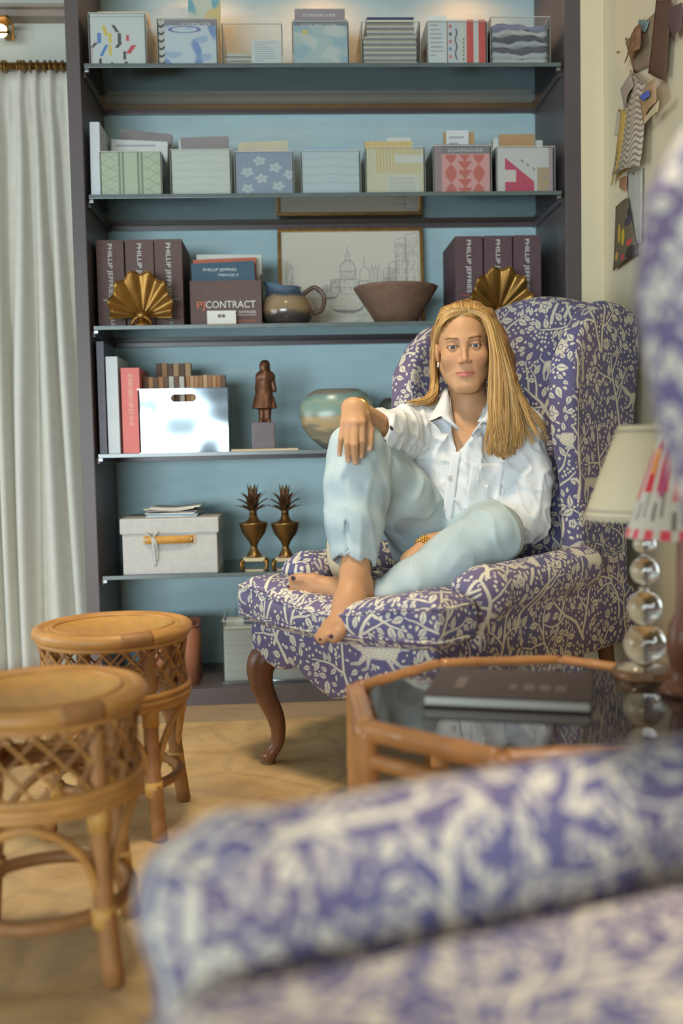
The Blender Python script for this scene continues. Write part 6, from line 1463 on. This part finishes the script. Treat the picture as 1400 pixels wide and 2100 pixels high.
# --- shirt
lo, hi = A3(730, 1125, 2.28)-[.03, 0, .02], A3(1150, 800, 2.70)+[.02, 0, .03]
g = SDF(np.minimum(lo, hi), np.maximum(lo, hi), .0036)
g.cone(A3(892, 905, 2.555), A3(872, 1030, 2.545), .078, .074); g.cone(A3(1012, 910, 2.56), A3(955, 1035, 2.55), .082, .082, .05); g.cone(A3(950, 920, 2.55), A3(912, 1040, 2.53), .082, .078, .05)
g.cone(A3(872, 868, 2.565), A3(1050, 876, 2.55), .052, .052, .05); g.cone(A3(915, 840, 2.58), A3(1005, 842, 2.58), .045, .045, .04)
g.chain([A3(858, 876, 2.56), A3(815, 892, 2.45), A3(776, 885, 2.325)], [.060, .056, .050], .03, .04)
g.chain([A3(1060, 890, 2.545), A3(1078, 985, 2.51), A3(1070, 1068, 2.47), A3(965, 1112, 2.40)], [.062, .062, .058, .046], .03, .04)
X_, Y_, Z_ = g.pts((slice(None),)*3)
f1 = wav(X_*1.0, Y_*1.0, Z_*.35, 41, 55, 7); f2 = wav(X_+Z_*.8, Y_, Z_*.4-X_*.3, 43, 105, 7); f3 = wav(X_*.5, Y_*.6, Z_*1.5+X_, 47, 60, 6)
r1 = np.clip(1-np.abs(wav(X_*1.3, Y_*.8, Z_*.42, 141, 62, 5))*1.5, 0, 1)**2; r2 = np.clip(1-np.abs(wav(X_*.9+Z_*.9, Y_, Z_*.5-X_*.5, 143, 78, 5))*1.6, 0, 1)**2
g.d += (.0055*f1+.0022*f2+.0036*np.abs(f3)-.0062*r1-.0048*r2).astype(np.float32)
# armpit folds fanning out of the right sleeve
# cuff opening and neckline
cf = A3(776, 885, 2.325); cd = A3(735, 845, 2.25)-cf; cd /= np.linalg.norm(cd)
def cutoff(x, y, z): return -((x-cf[0]-cd[0]*.012)*cd[0]+(y-cf[1]-cd[1]*.012)*cd[1]+(z-cf[2]-cd[2]*.012)*cd[2])
box_lo, box_hi = cf-.12, cf+np.array([.0, .0, .12])
g.cone(cf-cd*.03, cf+cd*.09, .034, .042, .004, 's')
vp = [(917, 796), (1005, 796), (984, 866), (966, 893), (936, 930), (927, 890), (924, 866)]
vw = [(at(a, b, 2.48).x, at(a, b, 2.48).z) for a, b in vp]
g.put(lambda x, y, z: np.maximum(poly_sdf(x+0*z, z+0*x, vw), y-2.585)+0*x, (vw[0][0]-.02, 2.3, vw[4][1]-.02), (vw[1][0]+.02, 2.6, vw[0][1]+.06), .004, 's')
nk = np.array([HM[:3, :3]@np.array([0, .037, -.12])+HO])[0]; g.cone(nk+np.array([0, 0, -.035]), nk+np.array([0, 0, .12]), .051, .06, .004, 's')
V, F = mk_sdf('', g, None); shirt = mk_fast('shirt', V, F, M['shirt'], woman)
def hitter(g):
    def hit(px, py, off=.002):
        r = np.array(_ray(px, py)); r = r/r[1]; ys = np.arange(g.lo[1], g.lo[1]+g.h*(g.n[1]-1), g.h*.4)
        P_ = np.array([0, 0, CAM_H])+r*ys[:, None]; i = np.round((P_-g.lo)/g.h).astype(int); ok = ((i >= 0) & (i < g.n)).all(1); i = i[ok]; P_ = P_[ok]
        d = g.d[i[:, 0], i[:, 1], i[:, 2]]; k = np.argmax(d < 0) if (d < 0).any() else None
        return None if k is None else P_[k]-r*off
    return hit
hs = hitter(g)
def patch_on(hit, pts, m, n, off, default=2.47):
    """sheet draped on a surface inside a pixel quad a,b,c,d"""
    Gp = bilin(*[(x, y, 0) for x, y in pts], m, n); O = np.zeros((m, n, 3)); last = None
    for i in range(m):
        for j in range(n):
            h = hit(Gp[i, j, 0], Gp[i, j, 1], off); O[i, j] = h if h is not None else A3(Gp[i, j, 0], Gp[i, j, 1], last if last else default); last = O[i, j][1]
    S = O[..., 1].copy()
    for _ in range(3):
        T = S.copy(); T[1:-1] = (S[:-2]+S[2:]+2*S[1:-1])/4; S = T.copy(); T[:, 1:-1] = (S[:, :-2]+S[:, 2:]+2*S[:, 1:-1])/4; S = T
    for i in range(m):
        for j in range(n): O[i, j] = A3(Gp[i, j, 0], Gp[i, j, 1], S[i, j])
    return O
mk('placket', sheet(patch_on(hs, [(925, 928), (945, 926), (924, 1085), (900, 1088)], 5, 24, .003), .002), M['shirt'], shirt, True)
mk('pocket', sheet(patch_on(hs, [(966, 952), (1034, 948), (1020, 1042), (952, 1046)], 14, 16, .0025), .0016), M['shirt'], shirt, True)
for bx__, by__ in ((922, 979), (908, 1044)):
    p = hs(bx__, by__, .007); v, f = lathe([(.0055, 0), (.0055, .0016), (.004, .002), (.0012, .0014)], 16); mk('button', (np.c_[p[0]+v[:, 0], p[1]-v[:, 2], p[2]+v[:, 1]], f), mat('shell_button', L(206, 204, 200), .25, spec=.5), shirt, True)
# collar: two leaves folding out from a stand around the neck
def leafy(P_, th=.0024): return sheet(np.array(P_), th)
def collar(top, low, depth_t, depth_l):
    """top edge pixels (neck side) and free edge pixels"""
    n = len(top); G_ = np.zeros((5, n, 3))
    for j in range(n):
        a = A3(*top[j], depth_t[j]); b = A3(*low[j], depth_l[j])
        for i in range(5): s = i/4; G_[i, j] = a*(1-s)+b*s+np.array([0, -.010*math.sin(s*PI), .004*math.sin(s*PI)])
    return leafy(G_)
mk('collar', collar([(924, 792), (919, 802), (920, 822), (925, 848), (931, 868), (940, 882)], [(908, 800), (896, 826), (884, 846), (870, 868), (902, 854), (940, 884)], [2.56, 2.525, 2.492, 2.478, 2.470, 2.464], [2.565, 2.53, 2.495, 2.468, 2.455, 2.456]), M['shirt'], shirt, True)
mk('collar', collar([(997, 792), (1003, 804), (1001, 824), (993, 850), (982, 872), (966, 893)], [(1010, 800), (1016, 828), (1014, 852), (1008, 878), (988, 866), (968, 894)], [2.56, 2.525, 2.492, 2.478, 2.470, 2.462], [2.565, 2.53, 2.49, 2.462, 2.455, 2.456]), M['shirt'], shirt, True)
mk('neckband', tube(spline([A3(924, 868, 2.474), A3(918, 830, 2.50), A3(922, 806, 2.55), A3(960, 800, 2.60), A3(1000, 806, 2.55), A3(1003, 832, 2.50), A3(985, 866, 2.474)], 40), .006, 8, sq=(.4, 1.6)), M['shirt'], shirt, True)

# --- jeans
lo, hi = A3(640, 1300, 2.10)-[.0, 0, .0], A3(1110, 850, 2.74)
g = SDF(np.minimum(lo, hi)-.02, np.maximum(lo, hi)+.03, .004)
g.ell(A3(918, 1118, 2.60), (.145, .115, .085)); g.cone(A3(885, 1085, 2.565), A3(930, 1090, 2.56), .088, .088, .04)
g.chain([jt['hipR'], A3(812, 1010, 2.43), A3(736, 922, 2.295), A3(732, 1000, 2.272), A3(727, 1075, 2.245), A3(724, 1128, 2.228)], [.092, .082, .062, .070, .062, .052], .02, .05)
g.chain([jt['hipL'], A3(1000, 1098, 2.46), jt['kneeL'], A3(925, 1146, 2.272), A3(850, 1196, 2.25), A3(797, 1232, 2.245)], [.092, .082, .068, .064, .058, .050], .018, .05)
X_, Y_, Z_ = g.pts((slice(None),)*3)
f1 = wav(X_, Y_, Z_*.5, 61, 50, 7); f2 = wav(X_*1.2, Y_, Z_*.35, 63, 95, 6); f3 = wav(X_*.6+Z_, Y_, Z_*.8, 67, 120, 6)
r1 = np.clip(1-np.abs(wav(X_, Y_*.8, Z_*.55, 161, 52, 5))*1.6, 0, 1)**2
g.d += (.0040*f1+.0015*f2+.0010*f3-.0048*r1).astype(np.float32)
# hollow hems and the slit of the raised leg
h1 = A3(724, 1128, 2.228); g.cone(A3(727, 1085, 2.243), h1+(h1-A3(727, 1075, 2.245))*1.2, .039, .046, .004, 's')
h2 = A3(797, 1232, 2.245); g.cone(A3(835, 1206, 2.249), h2+(h2-A3(850, 1196, 2.25))*1.2, .037, .044, .004, 's')
sl_ = A3(712, 1070, 2.186); g.cone(sl_, A3(709, 1160, 2.168), .0055, .0125, .002, 's')
V, F = mk_sdf('', g, None); jeans = mk_fast('jeans', V, F, M['denim'], woman)
hj = hitter(g)
def seam(px, name='seam', r=.0016, m=None):
    P_ = [hj(a, b, .001) for a, b in px]; P_ = [q for q in P_ if q is not None]
    if len(P_) > 2: mk(name, tube(spline(P_, 40), r, 6), m or M['denim_seam'], jeans, True)
# bracelets and rings
q = np.linspace(0, 2*PI, 40, endpoint=False); wa = W0-A3(800, 892, 2.38); wa /= np.linalg.norm(wa); e1 = np.cross(wa, [0, 0, 1.]); e1 /= np.linalg.norm(e1); e2 = np.cross(wa, e1)
cb = W0-wa*.012
mk('bracelet', tube(cb+.0285*(np.cos(q)[:, None]*e1+np.sin(q)[:, None]*e2), .0042, 8, closed=True, sq=(.5, 1.4)), mat('polished_gold', L(222, 178, 104), .2, metal=.9), woman, True)
wb = jt['haL']-jt['wrL']; wb /= np.linalg.norm(wb); e1 = np.cross(wb, [0, 0, 1.]); e1 /= np.linalg.norm(e1); e2 = np.cross(wb, e1); c0 = jt['wrL']+wb*.016
for k in range(3): mk('beaded_bracelet', join(*[sphere(c0+wb*.008*(k-1)+.0262*(math.cos(a)*e1+math.sin(a)*e2), .0036, 8) for a in np.linspace(0, 2*PI, 22, endpoint=False)]), mat('gold_beads', L(216, 168, 92), .3, metal=.8), woman, True)

# --- hair: an under-mass and many fine strands along guides
GR = [[(962, 640, 2.452), (989, 653, 2.442), (1004, 700, 2.430), (1007, 755, 2.432), (1004, 810, 2.438), (1004, 860, 2.430), (1001, 905, 2.425), (999, 932, 2.425)],
      [(962, 634, 2.450), (998, 650, 2.440), (1015, 705, 2.432), (1026, 770, 2.430), (1028, 830, 2.425), (1030, 880, 2.420), (1031, 915, 2.420), (1032, 940, 2.420)],
      [(962, 628, 2.470), (1002, 645, 2.462), (1026, 705, 2.452), (1045, 775, 2.442), (1053, 825, 2.440), (1058, 870, 2.436), (1056, 905, 2.430), (1052, 930, 2.428)],
      [(962, 622, 2.500), (1004, 640, 2.500), (1032, 700, 2.490), (1050, 775, 2.472), (1070, 820, 2.462), (1095, 848, 2.458), (1118, 872, 2.458), (1134, 900, 2.460)],
      [(965, 620, 2.560), (1004, 645, 2.570), (1030, 712, 2.560), (1046, 785, 2.550), (1066, 830, 2.540), (1080, 860, 2.520), (1100, 880, 2.500), (1115, 896, 2.490)]]
GL = [[(958, 641, 2.452), (932, 645, 2.452), (908, 661, 2.462), (896, 690, 2.512), (888, 735, 2.545), (892, 785, 2.535), (886, 812, 2.500), (864, 828, 2.485)],
      [(957, 634, 2.450), (920, 639, 2.456), (898, 670, 2.490), (889, 718, 2.535), (887, 766, 2.540), (890, 803, 2.515), (878, 823, 2.482), (848, 827, 2.482)],
      [(956, 626, 2.480), (916, 636, 2.490), (894, 678, 2.510), (889, 730, 2.520), (889, 778, 2.520), (880, 810, 2.500), (854, 822, 2.490), (830, 823, 2.492)],
      [(956, 620, 2.560), (914, 640, 2.580), (896, 690, 2.580), (893, 750, 2.570), (890, 796, 2.550), (898, 826, 2.540), (895, 840, 2.530), (890, 850, 2.525)]]
GB = [[(930, 640, 2.60), (915, 690, 2.61), (915, 740, 2.60), (918, 800, 2.585), (915, 840, 2.58)], [(960, 664, 2.58), (960, 690, 2.60), (960, 740, 2.60), (960, 800, 2.59), (960, 845, 2.59)], [(995, 660, 2.58), (1010, 690, 2.60), (1030, 740, 2.60), (1035, 800, 2.585), (1045, 850, 2.57)]]
lo, hi = A3(820, 960, 2.38), A3(1150, 600, 2.72); g = SDF(np.minimum(lo, hi), np.maximum(lo, hi), .0042)
hl = lambda p: xf((np.array([p], float), None), HM)[0][0]
g.ell(hl((0, .033, .033)), (.0715, .091, .080), 0, 'u', HM[:3, :3])
for G_, R_ in ((GR[1], [.010, .012, .014, .015, .015, .014, .012, .007]), (GR[2], [.010, .014, .017, .018, .018, .015, .012, .006]), (GR[3], [.008, .011, .014, .014, .010, .004, .002, .001]), (GR[4], [.010, .015, .018, .018, .014, .006, .002, .001]), (GL[2], [.008, .010, .011, .010, .009, .006, .003, .002]), (GL[3], [.012, .018, .02, .018, .014, .01, .008, .004])):
    g.chain([A3(q[0], q[1], q[2]+.020) for q in spline(G_, 8)], [r_*.8 for r_ in R_], .012)
g.chain([A3(*q) for q in GB[1]], [.03, .04, .04, .035, .02], .02); g.chain([A3(*q) for q in GB[2]], [.02, .03, .03, .03, .018], .02)
g.ell(hl((-.002, -.075, -.022)), (.0525, .072, .086), .006, 's', HM[:3, :3]); g.ell(hl((-.066, -.01, -.014)), (.014, .03, .032), .004, 's', HM[:3, :3])
X_, Y_, Z_ = g.pts((slice(None),)*3); g.d += (.0012*wav(X_*2.2, Y_*2, Z_*.3, 71, 260, 6)).astype(np.float32)
V, F = mk_sdf('', g, None); n1 = len(V); hc = np.tile(np.array(L(150, 106, 58)), (n1, 1))
HVs, HFs, HCs = [V], [F], [hc]; base_n = n1
rh = np.random.default_rng(9)
def strands(Gs, N, npt=22, jit=.0035, r0=.00125, fr=(0, 1), locks=None, wavy=1.0):
    global base_n
    S_ = np.array([spline([tuple(A3(*q)) for q in G_], npt) for G_ in Gs]); m = len(Gs)
    K = locks or max(3, N//28); lp = rh.random((K, 4)); ly = rh.normal(size=K)*.005; lc = .82+.36*rh.random(K)
    for k in range(N):
        li = rh.integers(K); u1 = (li+.5)/K*(m-1); u0 = np.clip(u1+rh.normal()*.42*(m-1)/K*1.5, 0, m-1)
        def gp(u): i = min(int(u), m-2); f = u-i; return S_[i]*(1-f)+S_[i+1]*f
        tq = np.linspace(0, 1, npt)[:, None]; P_ = gp(u0)*(1-.7*tq)+gp(u1)*.7*tq
        P_ = P_+tq**1.3*np.c_[.0095*np.sin(tq*(5+4*lp[li, 1])+6.28*lp[li, 0]), .004*np.sin(tq*5+6.28*lp[li, 2])+ly[li]*np.minimum(1, tq*3)/np.maximum(tq**1.3, .05)*tq, .002*np.sin(tq*6+6.28*lp[li, 3])]*wavy
        a, b = fr[0], fr[1]*(.74+.26*rh.random()**.6); tt = np.linspace(a, b, npt); idx = tt*(npt-1); i0 = np.minimum(idx.astype(int), npt-2); w_ = (idx-i0)[:, None]; P_ = P_[i0]*(1-w_)+P_[i0+1]*w_
        off = rh.normal(size=3)*jit*.7; off[1] = -abs(off[1])*1.3-.002; ph = rh.random()*6.28; amp = .0012*rh.random()
        t_ = np.linspace(0, 1, npt)[:, None]; P_ = P_+off*(.35+.65*t_)*np.minimum(1, t_*5+.25)+amp*np.c_[np.sin(t_*9+ph), 0*t_, np.cos(t_*7+ph)]*t_+rh.normal(size=3)*.006*np.maximum(0, t_-.75)
        R_ = r0*(1-.65*t_[:, 0]**2); v, f_ = tube(P_, R_, 4, cap=False)
        c0 = np.array(L(*[(206, 164, 100), (186, 142, 82), (222, 188, 128), (160, 118, 68)][rh.choice(4, p=[.4, .28, .2, .12])]))*(.94+.12*rh.random())*lc[li]
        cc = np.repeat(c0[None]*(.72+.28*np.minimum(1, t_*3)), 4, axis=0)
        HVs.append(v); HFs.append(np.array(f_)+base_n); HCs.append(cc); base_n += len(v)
GT = [[(984, 652, 2.450), (993, 637, 2.466), (1004, 642, 2.500), (1024, 684, 2.530), (1036, 740, 2.540), (1046, 790, 2.535)],
      [(972, 648, 2.450), (969, 631, 2.462), (970, 619, 2.510), (992, 628, 2.570), (1018, 675, 2.600), (1030, 740, 2.600)],
      [(955, 647, 2.450), (945, 630, 2.462), (942, 619, 2.510), (932, 628, 2.570), (915, 670, 2.600), (910, 740, 2.600)],
      [(936, 649, 2.452), (918, 636, 2.468), (904, 636, 2.505), (893, 668, 2.550), (887, 720, 2.565), (887, 780, 2.560)],
      [(914, 658, 2.464), (902, 653, 2.484), (893, 672, 2.512), (887, 712, 2.535), (885, 750, 2.540), (887, 790, 2.535)]]
strands(GT, 1100, jit=.0022, r0=.0014, locks=40, wavy=.4); strands(GR[:3], 950); strands(GR[2:], 700, fr=(0, .66)); strands([GR[2], GR[3]], 150); strands(GL, 850, jit=.0028, wavy=.5); strands(GB, 150, jit=.006); strands([GR[0], GR[1]], 260, jit=.003)
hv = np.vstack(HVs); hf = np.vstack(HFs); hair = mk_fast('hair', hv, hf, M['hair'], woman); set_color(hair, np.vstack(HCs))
